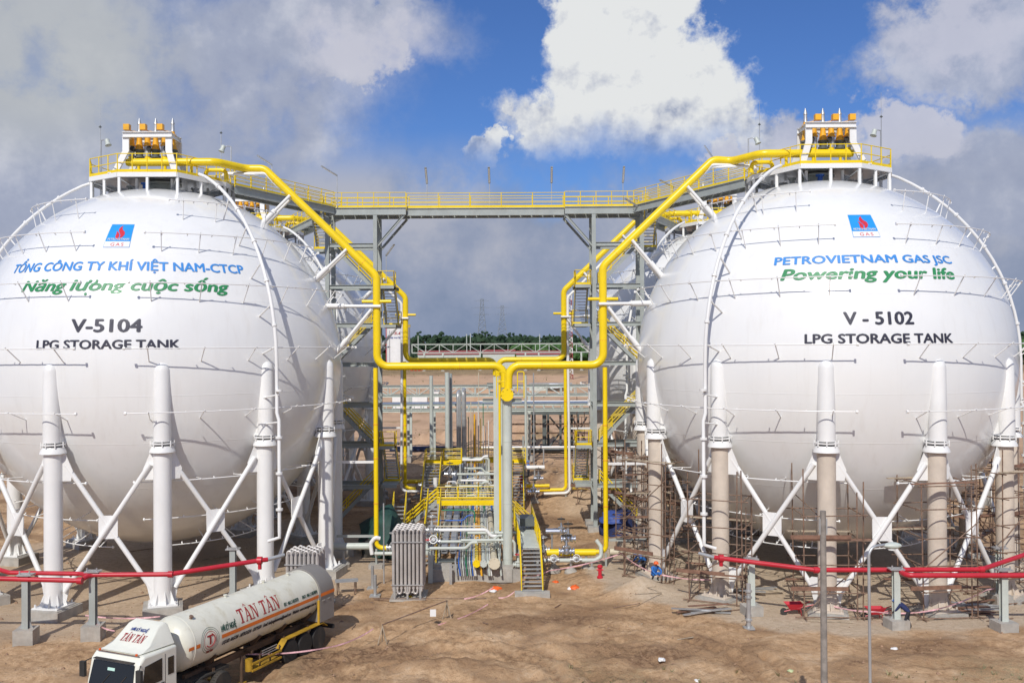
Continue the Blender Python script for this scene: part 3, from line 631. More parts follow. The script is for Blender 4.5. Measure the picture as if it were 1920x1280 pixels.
# header that collects the four lines
t = thing('gas_header', 'yellow header pipe with a bolted blind flange at the middle of the picture', 'pipe', (-.3, 57.4, 11))
hd = [V((-.32, 57.6, 11.3)), V((-1.5, 88, 11.3))]
pipe('header', hd, .27, yellow, t, n=20)
place('blind_flange', unit('flange', yellow), Matrix.Translation(V((-.32, 57.62, 11.3))) @ Matrix.Rotation(pi / 2, 4, 'X') @ Matrix.Diagonal((.40, .40, .22, 1)), t)
for q, s in ((0, 0),): rod('yellow_stem', (-.78, 57.7, 3.0), (-.78, 57.7, 12.2), .075, yellow, t)
t = thing('header_column', 'tall round grey column under the yellow blind flange', 'column', (-.33, 58, 0))
rod('column', (-.33, 58.0, .9), (-.33, 58.0, 11.0), .30, lightgrey, t); b = MB(); b.box((-.33, 58, .35), (1.5, 1.5, 1.1)); b.build('footing', concrete, t)
for z in (4.6, 1.2, 8.4): rod('weld_band', (-.33, 58.0, z), (-.33, 58.0, z + .05), .312, lightgrey, t)
t = thing('header_post', 'square grey steel post just left of the tall round grey column', 'post', (-1.2, 60, 0))
ibeam('post', (-1.05, 60.2, 0), (-1.05, 60.2, 12.3), .32, .32, lightgrey, t); ibeam('cross_arm', (-1.9, 60.2, 10.8), (.6, 60.2, 10.8), .2, .25, grey, t)
for y in (68, 76, 84):
    x = -.33 - (y - 58) * .04
    t = thing('header_post', 'grey post carrying the yellow header, %s behind the round column' % {68: 'first', 76: 'second', 84: 'third'}[y], 'post', (x, y, 0), 'posts under the header')
    ibeam('post', (x, y, 0), (x, y, 10.9), .28, .28, lightgrey, t); ibeam('cross_arm', (x - .9, y, 10.9), (x + .9, y, 10.9), .2, .22, grey, t)
t = thing('access_cage', 'small yellow railed cage around the yellow blind flange', 'cage', (-.3, 57.6, 10.9))
for xa in (-.95, .72):
    pts = [V((xa, 57.5, 11.1)), V((xa, 57.5, 12.7)), V((xa + (.55 if xa < 0 else -.4), 57.5, 12.7)), V((xa + (.55 if xa < 0 else -.4), 57.5, 11.5))]
    pipe('hoop', pts, .035, yellow, t, rb=.1, n=6)
    rod('hoop', V((xa, 57.5, 12.1)), V((xa + (.55 if xa < 0 else -.4), 57.5, 12.1)), .03, yellow, t)

# ------------------------------------------------------------------ high walkway and stair towers
def flight(parent, a, b, wid, side=True, n=None, mtread=galv, rails=True, mr=None):
    "a = foot, b = head (centre line); treads are sub-parts"
    mr = mr or yellow; a, b = V(a), V(b); d = b - a; h = V((d.x, d.y, 0)); u = h.normalized(); s = V((-u.y, u.x, 0))
    n = n or max(4, round(d.z / .23)); m = MB()
    for k in (-1, 1): m.bar(a + s * k * wid / 2, b + s * k * wid / 2, .07, .26)
    f = m.build('stair_flight', grey, parent)
    for i in range(n):
        q = a.lerp(b, (i + .6) / n); beam('tread', q - s * (wid / 2 - .03), q + s * (wid / 2 - .03), .05, .25, mtread, f, up=u)
    if rails:
        for k in (-1, 1):
            o = s * k * (wid / 2)
            for hh in (1.0, .7, .4): rod('handrail', a + o + V((0, 0, hh)), b + o + V((0, 0, hh)), .036, mr, f)
            for i in range(max(2, round(d.length / 1.3)) + 1): q = a.lerp(b, i / max(2, round(d.length / 1.3))) + o; rod('handrail_post', q, q + V((0, 0, 1.0)), .032, mr, f)
    return f
def landing(parent, x0, x1, y0, y1, z, rail=(), m=None):
    b = MB(); b.box(((x0 + x1) / 2, (y0 + y1) / 2, z - .03), (x1 - x0, y1 - y0, .05))
    for y in (y0, y1): b.box(((x0 + x1) / 2, y, z - .14), (x1 - x0, .06, .22))
    b.build('landing', grey, parent)
    C_ = {'f': ((x0, y0), (x1, y0)), 'b': ((x0, y1), (x1, y1)), 'l': ((x0, y0), (x0, y1)), 'r': ((x1, y0), (x1, y1))}
    for k in rail: (xa, ya), (xb, yb) = C_[k]; railing(parent, [(xa, ya, z), (xb, yb, z)], 1.1, 1.2)
def tower(mir, label):
    X = (lambda x: -x - 4.15) if mir else (lambda x: x)
    t = thing('stair_tower', label, 'stair tower', (X(-12.35), 73.7, 0), 'stair towers')
    xs = (-14.2, -10.5)
    for x in xs:
        for y in (72.6, 75.0):
            ibeam('tower_post', (X(x), y, .3), (X(x), y, 24.4), .3, .3, grey, t)
            b = MB(); b.box((X(x), y, .1), (1.2, 1.2, .6)); b.build('footing', concrete, t)
    for z in (22.1, 18.9, 15.95, 12.9, 9.75, 6.65, 3.5):
        for y in (72.6, 75.0): ibeam('cross_beam', (X(xs[0]), y, z), (X(xs[1]), y, z), .2, .3, grey, t)
        for x in xs: ibeam('cross_beam', (X(x), 72.6, z), (X(x), 75, z), .2, .28, grey, t)
    for y in (72.6, 75.0): ibeam('knee_brace', (X(-10.4), y, 22.0), (X(-8.3), y, 24.4), .18, .18, grey, t)
    s = 1
    def fl(x0, z0, x1, z1, y): flight(t, (X(x0), y, z0), (X(x1), y, z1), .85)
    fl(-10.9, 18.95, -13.9, 22.1, 73.6); fl(-13.9, 12.95, -10.9, 16.0, 73.6); fl(-10.9, 6.7, -13.9, 9.8, 73.6); fl(-13.9, .5, -10.9, 3.6, 73.6)
    for z0, z1, x, up_ in ((22.1, 25.0, -15.1, 0), (16.0, 18.95, -9.6, 1), (9.8, 12.95, -15.1, 0), (3.6, 6.7, -9.6, 1)):
        a, b = (V((X(x), 75.6, z0)), V((X(x), 73.0, z1))); flight(t, a, b, .95)
        for z, y0, y1 in ((z0, 75.0, 76.6), (z1, 71.9, 73.0)):
            xa, xb = sorted((X(x - .6), X(x + .6))); 
            if z < 24.8: landing(t, xa, xb, y0, y1, z, 'fblr' if y0 > 74 else 'flr')
    for z in (18.95, 16.0, 6.7, 3.6): xa, xb = sorted((X(-10.2), X(-9.0))); landing(t, xa, xb, 73.0, 75.2, z, '')
    return t
tower(False, 'grey steel stair tower with yellow handrails beside the tank marked V-5104')
tower(True, 'grey steel stair tower with yellow handrails beside the tank marked V-5102')
def ped_bridge(a, b, wid, label, mark, sp=1.35, deep=.55, group='grey walkways with yellow railings', ends=False):
    a, b = V(a), V(b); u = (b - a).normalized(); s = V((-u.y, u.x, 0)); t = thing('walkway', label, 'walkway', a, group)
    for k in (-1, 1):
        o = s * k * wid / 2; ibeam('girder', a + o - V((0, 0, deep / 2)), b + o - V((0, 0, deep / 2)), .2, deep, grey if k else grey, t)
        railing(t, [a + o, b + o], 1.15, sp, yellow, rails=(1, .78, .56, .34) if deep < .56 else (1, .62, .34), r=.026)
    L = (b - a).length; n = round(L / .9)
    for i in range(n): q0, q1 = a.lerp(b, i / n + .004), a.lerp(b, (i + 1) / n - .004); beam('deck_panel', q0 + V((0, 0, .0)), q1 + V((0, 0, .0)), wid - .1, .04, galv, t)
    for i in range(1, round(L / 2.2)): q = a.lerp(b, i / round(L / 2.2)); ibeam('cross_tie', q + s * (wid / 2 - .1) - V((0, 0, .25)), q - s * (wid / 2 - .1) - V((0, 0, .25)), .12, .2, grey, t)
    return t
ped_bridge((-8.1, 73.75, 25), (4.1, 73.75, 25), 1.5, 'long middle span of the high walkway between the two stair towers', '', 2.25, .6)
ped_bridge((-14.3, 73.75, 25), (-8.13, 73.75, 25), 2.4, 'high walkway segment on top of the left stair tower', '', 1.3, .58)
ped_bridge((4.13, 73.75, 25), (10.15, 73.75, 25), 2.4, 'high walkway segment on top of the right stair tower', '', 1.3, .58)
ped_bridge((-18.9, 62.6, 25.02), (-14.2, 72.6, 25.02), 1.3, 'slanting high walkway to the platform of the tank marked V-5104', '', 1.5)
ped_bridge((15.7, 61.2, 25.02), (10.0, 72.6, 25.02), 1.3, 'slanting high walkway to the platform of the tank marked V-5102', '', 1.5)
ped_bridge((-19.6, 86.0, 25.02), (-14.2, 75.0, 25.02), 1.3, 'slanting high walkway to the platform of the rear left tank', '', 1.5)
ped_bridge((14.4, 84.5, 25.02), (10.0, 75.0, 25.02), 1.3, 'slanting high walkway to the platform of the rear right tank', '', 1.5)
def walk_lamp(p, tip, label, h0=25.0):
    p = V(p); tip = V(tip); t = thing('walkway_lamp', label, 'lamp', (p.x, p.y, h0), 'tube lamps along the walkways')
    rod('pole', (p.x, p.y, h0), p, .03, galv, t); u = (tip - p); sd = V((0, 0, 1)).cross(u).normalized()
    beam('lamp_housing', p, tip, .17, .07, galv, t); beam('lamp_tube', p + u * .08 + V((0, 0, -.05)), tip - u * .08 + V((0, 0, -.05)), .11, .04, white, t)
for i, x in enumerate((-6.66, -1.72, 3.2, 8.85)):
    walk_lamp((x, 74.5, 27.15), (x - .02, 73.5, 28.25), 'tube lamp over the middle walkway span, %s from the left' % ('first', 'second', 'third', 'fourth')[i])
walk_lamp(U(510, 309, 68), U(482, 291, 67.4), 'tube lamp above the left slanting walkway, nearest the tank marked V-5104')
walk_lamp(U(632, 329, 72.4), U(602, 311, 71.6), 'tube lamp above the left end of the straight walkway'); walk_lamp(U(572, 357, 73), U(553, 344, 73.2), 'small tube lamp just above the left slanting railing')
walk_lamp(U(1341, 302, 64), U(1321, 273, 64.5), 'tube lamp above the right yellow pipe where it starts down'); walk_lamp(U(1263, 351, 72), U(1237, 337, 71), 'tube lamp above the right slanting walkway')
walk_lamp(U(1200, 389, 72), U(1172, 372, 71), 'tube lamp at the right end of the straight walkway', 24.6)
walk_lamp(U(724, 479, 72.6), U(739, 458, 72.0), 'tube lamp on a short pole beside the left stair tower', 19)
# ------------------------------------------------------------------ pipe way in the middle
def rk(x, y): return x - (y - 57) * .04          # lines of the pipe way drift left as they recede
t = thing('pipe_way', 'long low bundle of pipes and cable trays running away down the middle', 'pipe rack', (-2.6, 57, 0))
SPEC = [(-3.30, .04, bluev), (-3.08, .04, lightgrey), (-2.86, .035, greenv), (-2.64, .04, lightgrey), (-2.42, .045, cream), (-2.20, .13, yellow), (-1.78, .125, lightgrey), (-1.52, .06, lightgrey), (-1.13, .20, cream), (-2.0, .06, amber)] + [(-3.2, .03, galv), (-2.97, .035, chrome), (-2.75, .03, galv), (-2.52, .035, bluev), (-2.34, .03, white), (-1.63, .05, chrome), (-1.4, .04, white), (-.82, .06, lightgrey), (-3.5, .05, galv)]
for x, r, m_ in SPEC:
    y0 = 56.6 if r > .1 else 56.9
    if m_ is yellow: pipe('bundle_pipe', [(x, y0, 1.25), (rk(x, 62), 62, 1.25)], r, yellow, t); pipe('bundle_pipe', [(rk(x, 62), 62.01, 1.25), (rk(x, 104), 104, 1.25)], r, amber, t)
    elif r < .08: pipe('bundle_pipe', [(x + .1, y0 - .1, .45), (x, y0, 1.3), (rk(x, 60), 60, 1.3), (rk(x, 104), 104, 1.3)], r, m_, t, rb=.2, n=8)
    else: pipe('bundle_pipe', [(x, y0, 1.25), (rk(x, 104), 104, 1.25)], r, m_, t)
    for y in (60, 64.5, 69, 73.5, 78):
        if r > .1: rod('pipe_clamp', (rk(x, y), y, 1.25), (rk(x, y + .12), y + .12, 1.25), r + .035, blackm, t)
    if r > .1:
        place('end_flange', unit('flange', m_), Matrix.Translation(V((x, y0, 1.25))) @ Matrix.Rotation(pi / 2, 4, 'X') @ Matrix.Diagonal((r * 1.75, r * 1.75, .12, 1)), t)
for x in (-4.25, -3.72):
    b = MB(); p0, p1 = V((x, 58.2, 1.5)), V((rk(x, 104), 104, 1.5)); b.bar(p0, p1, .34, .04); 
    for k in (-.17, .17): b.bar(p0 + V((k, 0, .05)), p1 + V((k, 0, .05)), .02, .13)
    b.build('cable_tray', galv, t)
    for i in range(22): y = 58.5 + i * 2.1; beam('tray_cover', (rk(x, y), y, 1.63), (rk(x, y + 2.03), y + 2.03, 1.63), .36, .02, galv, t)
for i in range(16):
    y = 58.6 + i * 3.0; ibeam('sleeper', (rk(-4.7, y), y, 1.0), (rk(-.75, y), y, 1.0), .16, .2, grey, t)
    for x in (-4.6, -2.7, -.85): ibeam('stub_post', (rk(x, y), y, -.1), (rk(x, y), y, .95), .16, .16, grey, t)
b = MB(); b.box((-2.5, 57.9, .36), (4.9, 1.5, .8)); b.build('plinth', concrete, t); b = MB(); b.box((-4.3, 57.6, .86), (1.1, .5, .3)); b.build('plinth', concrete, t)
ibeam('front_leg', (-3.75, 56.6, 0), (-3.75, 56.6, 1.15), .16, .16, galv, t); ibeam('front_leg', (-5.0, 57.0, 0), (-5.0, 57.0, 1.9), .26, .26, lightgrey, t)
XP = [(57.6, 1.95, -5.1, -2.2, .10, lightgrey), (58.0, 2.35, -3.2, .1, .085, lightgrey), (58.6, 2.15, -4.8, -.6, .09, lightgrey), (59.2, 2.75, -5.2, -1.0, .11, white), (60.0, 2.4, -2.9, .7, .09, lightgrey), (61.5, 2.55, -5.2, -1.2, .045, cream), (66, 2.1, -5.4, -2.8, .05, bluev), (69, 2.3, -5.2, -2.8, .05, greenv),
      (78, 2.7, -5.6, -2.0, .11, lightgrey), (80, 2.9, -4.4, -1.6, .10, white), (82.5, 3.1, -4.9, -1.4, .10, lightgrey), (88, 2.9, -5.0, -2.2, .10, lightgrey), (92, 3.2, -5.4, -2.4, .12, white), (95, 3.0, -5.4, -2.4, .12, lightgrey)]
for i, (y, z, xa, xb, r, m_) in enumerate(XP):
    pts = [(xa, y, z), (xb - .7, y, z), (xb - .35, y, z - .4 if i % 2 else z + .35), (xb, y, z - .4 if i % 2 else z + .35)] if i % 3 != 1 else [(xa, y, z), (xb, y, z), (xb, y, 1.4)]
    lab_ = '%s pipe crossing over the pipe bundle, %s' % ({white.name: 'white', cream.name: 'thin cream', bluev.name: 'thin blue', greenv.name: 'thin green'}.get(m_.name, 'grey'),
         ('lowest and nearest', 'bent down beside the round grey column', 'second nearest', 'wide and nearest the vaporizer', 'just behind the round grey column', 'in front of the near crossover', 'under the near crossover', 'also under the near crossover', 'just past the near crossover', 'second past the near crossover', 'third past the near crossover', 'midway between the crossovers', 'just before the far crossover', 'nearest the far crossover')[i])
    t2 = thing('cross_pipe', lab_, 'pipe', (xa, y, 0), 'pipes crossing the pipe way'); pipe('pipe_run', pts, r, m_, t2, rb=.3)
    for xx in (xa + .2, xb - .2): rod('pipe_support', (xx, y + .02, 0), (xx, y + .02, z - .1), .05, grey, t2)
# valves -----------------------------------------------------------
def valve_mesh(body, wheel):
    b = MB(); b.tube([(-.34, 0, 0), (.34, 0, 0)], .12, 12)
    for x in (-.36, -.2, .2, .36): b.lathe([(.2, -.03), (.2, .03)], (x, 0, 0), V((1, 0, 0)), 14)
    b.lathe([(.17, -.12), (.2, 0), (.15, .16), (.21, .2), (.21, .26), (.1, .3), (.06, .55)], (0, 0, 0), n=14); b.tube([(0, 0, .5), (0, 0, .95)], .025, 6)
    bm_ = b.mesh('valve_body', body)
    b = MB(); n = 18; b.tube([(.24 * math.cos(2 * pi * k / n), .24 * math.sin(2 * pi * k / n), .8) for k in range(n + 1)], .022, 6, cap=False)
    for k in range(3): a = k * pi / 3; b.tube([(.24 * math.cos(a), .24 * math.sin(a), .8), (-.24 * math.cos(a), -.24 * math.sin(a), .8)], .014, 5)
    return bm_, b.mesh('hand_wheel', wheel)
VM = [valve_mesh(chrome, blackm), valve_mesh(galv, galv), valve_mesh(lightgrey, red)]
def valve(p, rz, k, s, label, tilt=0):
    Mx = Matrix.Translation(V(p)) @ Matrix.Rotation(rz, 4, 'Z') @ Matrix.Rotation(tilt, 4, 'X') @ Matrix.Scale(s, 4)
    t = thing('gate_valve', label, 'valve', p, 'gate valves on the pipes'); place('valve_body', VM[k][0], Mx, t); place('hand_wheel', VM[k][1], Mx, t); return t
VP = [((3.35, 59.3, 1.35), 0, 0, 1.25, 'polished gate valve on the yellow ground pipe, right of the front stairs', 0), ((3.5, 59.9, 2.0), 0, 0, 1.2, 'polished valve stacked above the yellow ground pipe valve', 0), ((2.5, 58.7, .95), 0, 1, .9, 'grey hand valve low on the pale pipe, nearest the front stairs', 1.2),
      ((3.9, 58.7, .95), 0, 1, .9, 'grey hand valve low on the pale pipe, nearer the right riser', 1.2), ((1.9, 59.5, 1.4), 0, 1, 1.0, 'grey gate valve tight beside the right handrail of the front stairs', 0), ((3.1, 60.6, 2.35), 0, 0, 1.0, 'polished valve at the end of the short bright drum', 0),
      ((-7.7, 60.9, 1.3), 0, 1, 1.2, 'grey gate valve at the foot of the left riser', 0), ((-7.1, 60.5, 1.9), 0, 0, 1.0, 'polished valve between the left riser and the vaporizer', .5), ((-6.9, 60.9, .8), 0, 1, 1.0, 'low grey valve between the left riser and the vaporizer', 0),
      ((-5.1, 59.2, 2.75), 0, 1, 1.1, 'grey valve on the white crossing pipe right of the vaporizer', 0), ((-5.4, 59.9, 2.1), 1.57, 0, 1.1, 'polished valve in the cluster right of the vaporizer', 0), ((-4.9, 58.6, 2.15), 0, 1, 1.0, 'grey valve in the cluster right of the vaporizer', 1.2), ((-5.3, 58.0, 1.6), 0, 2, 1.0, 'red wheeled valve in the cluster right of the vaporizer', 0),
      ((-5.6, 60.6, 1.4), 0, 1, 1.1, 'low grey valve behind the cluster right of the vaporizer', 0), ((-5.5, 82.5, 3.1), 0, 0, 1.2, 'polished valve left of the pipe bundle beyond the near crossover', 0), ((-5.2, 88, 2.9), 0, 1, 1.2, 'grey valve left of the pipe bundle before the far crossover', 0), ((1.8, 82, 1.6), 0, 0, 1.3, 'polished valve right of the rear stairs', 0), ((2.3, 84.5, 2.4), 0, 0, 1.1, 'polished upper valve right of the rear stairs', 0),
      ((-8.2, 86.8, 1.5), 0, 1, 1.2, 'grey valve at the foot of the rear left riser', 0), ((1.2, 86, 1.5), 0, 0, 1.1, 'polished valve at the end of the rear right yellow pipe', 0), ((.3, 57.2, 1.0), 0, 2, .8, 'small red valve on the footing of the round grey column', 0)]
for q in VP: valve(*q)
t = thing('insulated_drum', 'short bright clad drum lying above the right ground pipe', 'drum', (2.7, 60.6, 2.0)); pipe('drum', [(2.1, 60.6, 2.35), (3.0, 60.6, 2.35)], .2, chrome, t); pipe('drum_foot', [(2.5, 60.6, 0), (2.5, 60.6, 2.2)], .06, galv, t)
# ground pipes to both risers
def gpipe(pts, r, m_, label, props=(), zt=None, rb=None):
    t = thing('ground_pipe', label, 'pipe', (pts[0][0], pts[0][1], 0), 'pipes close to the ground'); pipe('pipe_run', pts, r, m_, t, rb=rb)
    for x, y, z in props:
        rod('pipe_stand', (x, y, .25), (x, y, z), .08, galv, t); b = MB(); b.lathe([(.42, 0), (.42, .22), (.12, .5)], (x, y, 0), n=12); b.build('stand_foot', concrete, t)
gpipe([(2.1, 59.45, 1.25), (5.2, 59.45, 1.25)], .22, yellow, 'thick yellow pipe near the ground left of the right riser', [(2.6, 59.45, 1.0), (4.6, 59.45, 1.0)])
gpipe([(1.9, 58.8, .9), (5.1, 58.8, .9), (5.5, 58.9, 1.1), (5.5, 59.0, 1.7), (5.2, 59.1, 2.1)], .13, lightgrey, 'pale green pipe below the thick yellow ground pipe', [(3.6, 58.8, .8), (4.9, 58.8, .8)], rb=.3)
gpipe([(6.1, 59.6, 1.25), (8.9, 59.6, 1.25)], .2, cream, 'cream pipe running right from the right riser into the scaffolding', [(8, 59.6, 1.0)])
gpipe([(-12.4, 61.2, 1.35), (-9.1, 61.2, 1.35)], .22, lightgrey, 'pale pipe running left from the left riser behind the white column', [(-11, 61.2, 1.0)])
gpipe([(-9.1, 60.8, .9), (-9.2, 60.8, 1.6), (-8.9, 60.8, 2.0), (-8.6, 60.9, 1.9)], .13, white, 'short white gooseneck pipe at the foot of the left riser', rb=.3)
gpipe([(-8.9, 60.6, 1.0), (-6.2, 60.6, 1.0)], .12, lightgrey, 'pale pipe between the left riser and the vaporizer', [(-7.4, 60.6, .9)])
gpipe([(3.3, 84.9, 1.7), (1.2, 84.9, 1.7)], .16, yellow, 'yellow pipe feeding the rear right riser from the rear stairs', [(2, 84.9, 1.5)])
gpipe([(1.0, 86, 3.2), (2.9, 86, 3.2)], .2, white, 'short white insulated pipe by the rear stairs', [(2, 86, 3)])
gpipe([(5.4, 85.2, 1.5), (6.8, 85.2, 1.5)], .22, yellow, 'short yellow pipe end right of the rear right riser', [(6.2, 85.2, 1.3)])
gpipe([(-14, 88, 1.7), (-7.6, 88, 1.7)], .2, yellow, 'yellow pipe behind the lower flight of the left stair tower', [(-12, 88, 1.5), (-9, 88, 1.5)])
gpipe([(-6.9, 84, 1.2), (-6.9, 84, 2.6)], .2, white, 'white pipe stub left of the rear stairs', [])
rnd = random.Random(31)
for j, y in enumerate((61.5, 74.5, 79.5, 84.5, 90.5)):
    t = thing('valve_row', 'row of small upright valves on the thin pipes, %s' % ('just behind the front end', 'just past the near crossover', 'second row past the near crossover', 'level with the rear stairs', 'before the far crossover')[j], 'valves', (rk(-2.5, y), y, 1.3), 'rows of small valves')
    for i in range(9):
        x = rk(-3.3 + i * .29, y); m_ = (galv, lightgrey, bluev, chrome, greenv)[rnd.randrange(5)]; yy = y + rnd.uniform(-.3, .3)
        b = MB(); b.lathe([(.05, 0), (.05, .2), (.09, .22), (.09, .36), (.04, .38), (.04, .5), (.12, .5), (.12, .53)], (x, yy, 1.35), n=10); b.build('small_valve', m_, t)
    if j: 
        for i in range(5): x = rk(-4.8 + i * .9, y + 1.2); pipe('jumper', [(x, y + 1.2, 1.3), (x, y + 1.2, 2.0 + .15 * (i % 3)), (x + .8, y + 1.2, 2.0 + .15 * (i % 3)), (x + .8, y + 1.2, 1.3)], .05, (white, cream, lightgrey)[i % 3], t, rb=.15, n=8)
# props parked in front of the pipe way
t = thing('sample_post', 'thin grey pole standing left of the vaporizer', 'pole', (-8.6, 53, 0)); rod('pole', (-7.75, 56.5, 0), (-7.75, 56.5, 4.9), .045, galv, t)
for i, (x, y, h) in enumerate([(-10.3, 52.8, 2.3), (-7.9, 53.9, 2.0), (-8.3, 55.6, 2.2)]):
    t = thing('pipe_stand', 'grey %s pipe stand with a square foot left of the vaporizer' % ('outermost', 'middle', 'innermost')[i], 'stand', (x, y, 0), 'grey pipe stands left of the vaporizer'); rod('post', (x, y, 0), (x, y, h * .62), .09 if i else .12, galv, t); b = MB(); b.box((x, y, .05), (.6, .6, .1)); b.build('foot', galv, t)
def crossover(x0, x1, y0, y1, z, label, stairs, nm):
    t = thing('crossover_platform', label, 'platform', ((x0 + x1) / 2, (y0 + y1) / 2, 0), 'yellow railed crossovers')
    n = round((x1 - x0) / .9)
    for i in range(n): xa = x0 + (x1 - x0) * i / n; b = MB(); b.box((xa + (x1 - x0) / n / 2, (y0 + y1) / 2, z), ((x1 - x0) / n - .02, y1 - y0 - .1, .05)); b.build('deck_panel', galv, t)
    for y in (y0, y1): beam('fascia', (x0, y, z - .1), (x1, y, z - .1), .06, .26, yellow, t); railing(t, [(x0, y, z), (x1, y, z)], 1.15, 1.4, yellow, rails=(1, .66, .33), r=.03)
    for x in (x0 + .1, x1 - .1):
        for y in (y0, y1): ibeam('leg', (x, y, 0), (x, y, z - .15), .18, .18, grey, t)
    for a, b_, wd in stairs: flight(t, a, b_, wd)
crossover(rk(-5.1, 70), rk(-.55, 70), 70, 71.2, 2.7, 'near yellow railed crossover platform over the pipe bundle', [((-8.8, 70.6, 0), (rk(-5.1, 70), 70.6, 2.7), 1.0), ((1.9, 70.6, 0), (rk(-.55, 70), 70.6, 2.7), 1.0)], '')
crossover(rk(-4.0, 98), rk(.7, 98), 98, 99.2, 2.4, 'far yellow railed crossover platform over the pipe bundle', [((-8.6, 98.6, 0), (rk(-4.0, 98), 98.6, 2.4), 1.0)], '')
crossover(-8.0, -4.7, 86.1, 87.2, 3.7, 'short yellow railed platform at the head of the rear left stairs', [((-7.25, 81.5, 0), (-7.25, 86.1, 3.7), 1.5)], '')
crossover(-.4, 1.2, 86.1, 87.2, 3.7, 'short yellow railed platform at the head of the rear stairs by the grey column', [((.45, 81.2, 0), (.45, 86.1, 3.7), 1.0)], '')
t = thing('front_stairs', 'open grey stairs with yellow handrails facing the camera right of the round grey column', 'stairs', (1.05, 54, 0))
flight(t, (1.08, 54.0, .15), (1.0, 56.6, 2.2), 1.22, n=11); b = MB(); b.box((1.08, 53.85, .08), (2.0, .8, .28)); b.build('footing', concrete, t)
for i in range(9): b = MB(); b.box((.95 - i * .035, 57.1 + i * .98, 2.2), (1.2, .96, .06)); b.build('deck_panel', lightgrey, t)
for xx in (.34, 1.58): railing(t, [(xx, 56.6, 2.2), (xx - .3, 65.4, 2.2)], 1.1, 1.5, yellow, rails=(1, .6))
for y in (57.5, 61, 65):
    for xx in (.4, 1.5): ibeam('leg', (xx - (y - 57) * .03, y, 0), (xx - (y - 57) * .03, y, 2.15), .14, .14, grey, t)
b = MB(); b.box((.95, 62.4, 2.75), (1.0, 1.6, .5)); b.build('junction_box', darkgrey, t)
# ------------------------------------------------------------------ ambient vaporizers
def vaporizer(x, y, rz, nx, ny, z0, z1, label, sp=.225):
    t = thing('vaporizer', label, 'vaporizer', (x, y, 0), 'finned vaporizers'); R_ = Matrix.Rotation(rz, 4, 'Z'); T_ = Matrix.Translation(V((x, y, 0))) @ R_
    key = ('fin', z0, z1)
    if key not in UM:
        b = MB(); b.tube([(0, 0, z0), (0, 0, z1)], .052, 10)
        for k in range(4): a = k * pi / 2 + pi / 4; b.bar((0, 0, z0 + .1), (0, 0, z1 - .1), .012, .01)
        for k in range(6):
            a = k * pi / 3; b.prism([(0, 0, z0 + .12), (.075 * math.cos(a), .075 * math.sin(a), z0 + .12), (.075 * math.cos(a), .075 * math.sin(a), z1 - .12), (0, 0, z1 - .12)], (-.008 * math.sin(a), .008 * math.cos(a), 0))
        UM[key] = b.mesh('finned_tube', finm)
        b = MB(); n = 8; b.tube([(sp / 2 - sp / 2 * math.cos(k * pi / n), 0, .14 * math.sin(k * pi / n)) for k in range(n + 1)], .055, 8); UM[('ub',)] = b.mesh('return_bend', finm)
    for j in range(ny):
        for i in range(nx):
            xx, yy = (i - (nx - 1) / 2) * sp, j * .26
            place('finned_tube', UM[key], T_ @ Matrix.Translation(V((xx, yy, 0))), t)
            if i < nx - 1:
                top = (i + j) % 2 == 0
                place('return_bend', UM[('ub',)], T_ @ Matrix.Translation(V((xx, yy, z1 if top else z0))) @ (Matrix.Identity(4) if top else Matrix.Rotation(pi, 4, 'X')), t)
    for z in (z0 + .35, z1 - .55):
        for yy in (-.1, ny * .26 - .16):
            a = T_ @ V((-nx * sp / 2, yy, z)); q = T_ @ V((nx * sp / 2, yy, z)); beam('spacer_bar', a, q, .04, .06, galv, t)
    for xx in (-.5, .0, .5):
        for yy in (0, ny * .26 - .26): a = T_ @ V((xx * nx * sp * .8, yy, 0)); beam('leg', a, a + V((0, 0, z0 + .3)), .1, .1, galv, t)
    b = MB(); b.prism([T_ @ V(p) for p in ((-nx * sp / 2 - .1, -.2, 0), (nx * sp / 2 + .1, -.2, 0), (nx * sp / 2 + .1, ny * .26, 0), (-nx * sp / 2 - .1, ny * .26, 0))], (0, 0, .1)); b.build('base_slab', concrete, t)
vaporizer(-5.95, 53.0, 0, 8, 8, .55, 3.85, 'upright bank of finned grey tubes standing clear in front of the pipes')
vaporizer(-10.95, 48.9, D(-4), 8, 6, .4, 3.55, 'upright bank of finned grey tubes mostly hidden behind the tank truck')
# yellow hand rail bundles seen edge on beside the vaporizer
t = thing('side_stairs', 'steep stairs with bright yellow rails just right of the vaporizer', 'stairs', (-5.2, 62, 0)); flight(t, (-5.4, 60.5, .2), (-5.55, 66.8, 3.2), .9, n=14)
t = thing('side_stairs', 'steep stairs with yellow rails rising behind the vaporizer', 'stairs', (-8.0, 63, 0)); flight(t, (-8.0, 64, .2), (-8.3, 69.5, 2.6), .9, n=12)

# ------------------------------------------------------------------ red fire water lines
def fire_post(x, y, h, label, blk=(.92, .92, .78), arm=1):
    t = thing('pipe_post', label, 'post', (x, y, 0), 'posts under the red fire lines')
    b = MB(); b.box((x, y, blk[2] / 2 - .1 + (.12 if x > 0 else 0)), (blk[0], blk[1], blk[2] + .1), rz=.12); b.build('footing', concrete, t)
    ibeam('post', (x, y, blk[2] - .15), (x, y, h), .3, .3, grey if x < 0 else lightgrey, t); beam('head_plate', (x - .35, y, h + .03), (x + .35, y, h + .03), .5, .06, galv, t)
    for s in (-.24, .24): rod('guide_stub', (x + s, y - .15, h), (x + s, y - .15, h + .22), .04, galv, t)
    for s in (-1, 1): b = MB(); b.prism([(x + s * .15, y - .01, blk[2] - .15), (x + s * .4, y - .01, blk[2] - .15), (x + s * .15, y - .01, blk[2] + .35)], (0, .02, 0)); b.build('gusset', galv, t)
ZF = 3.5
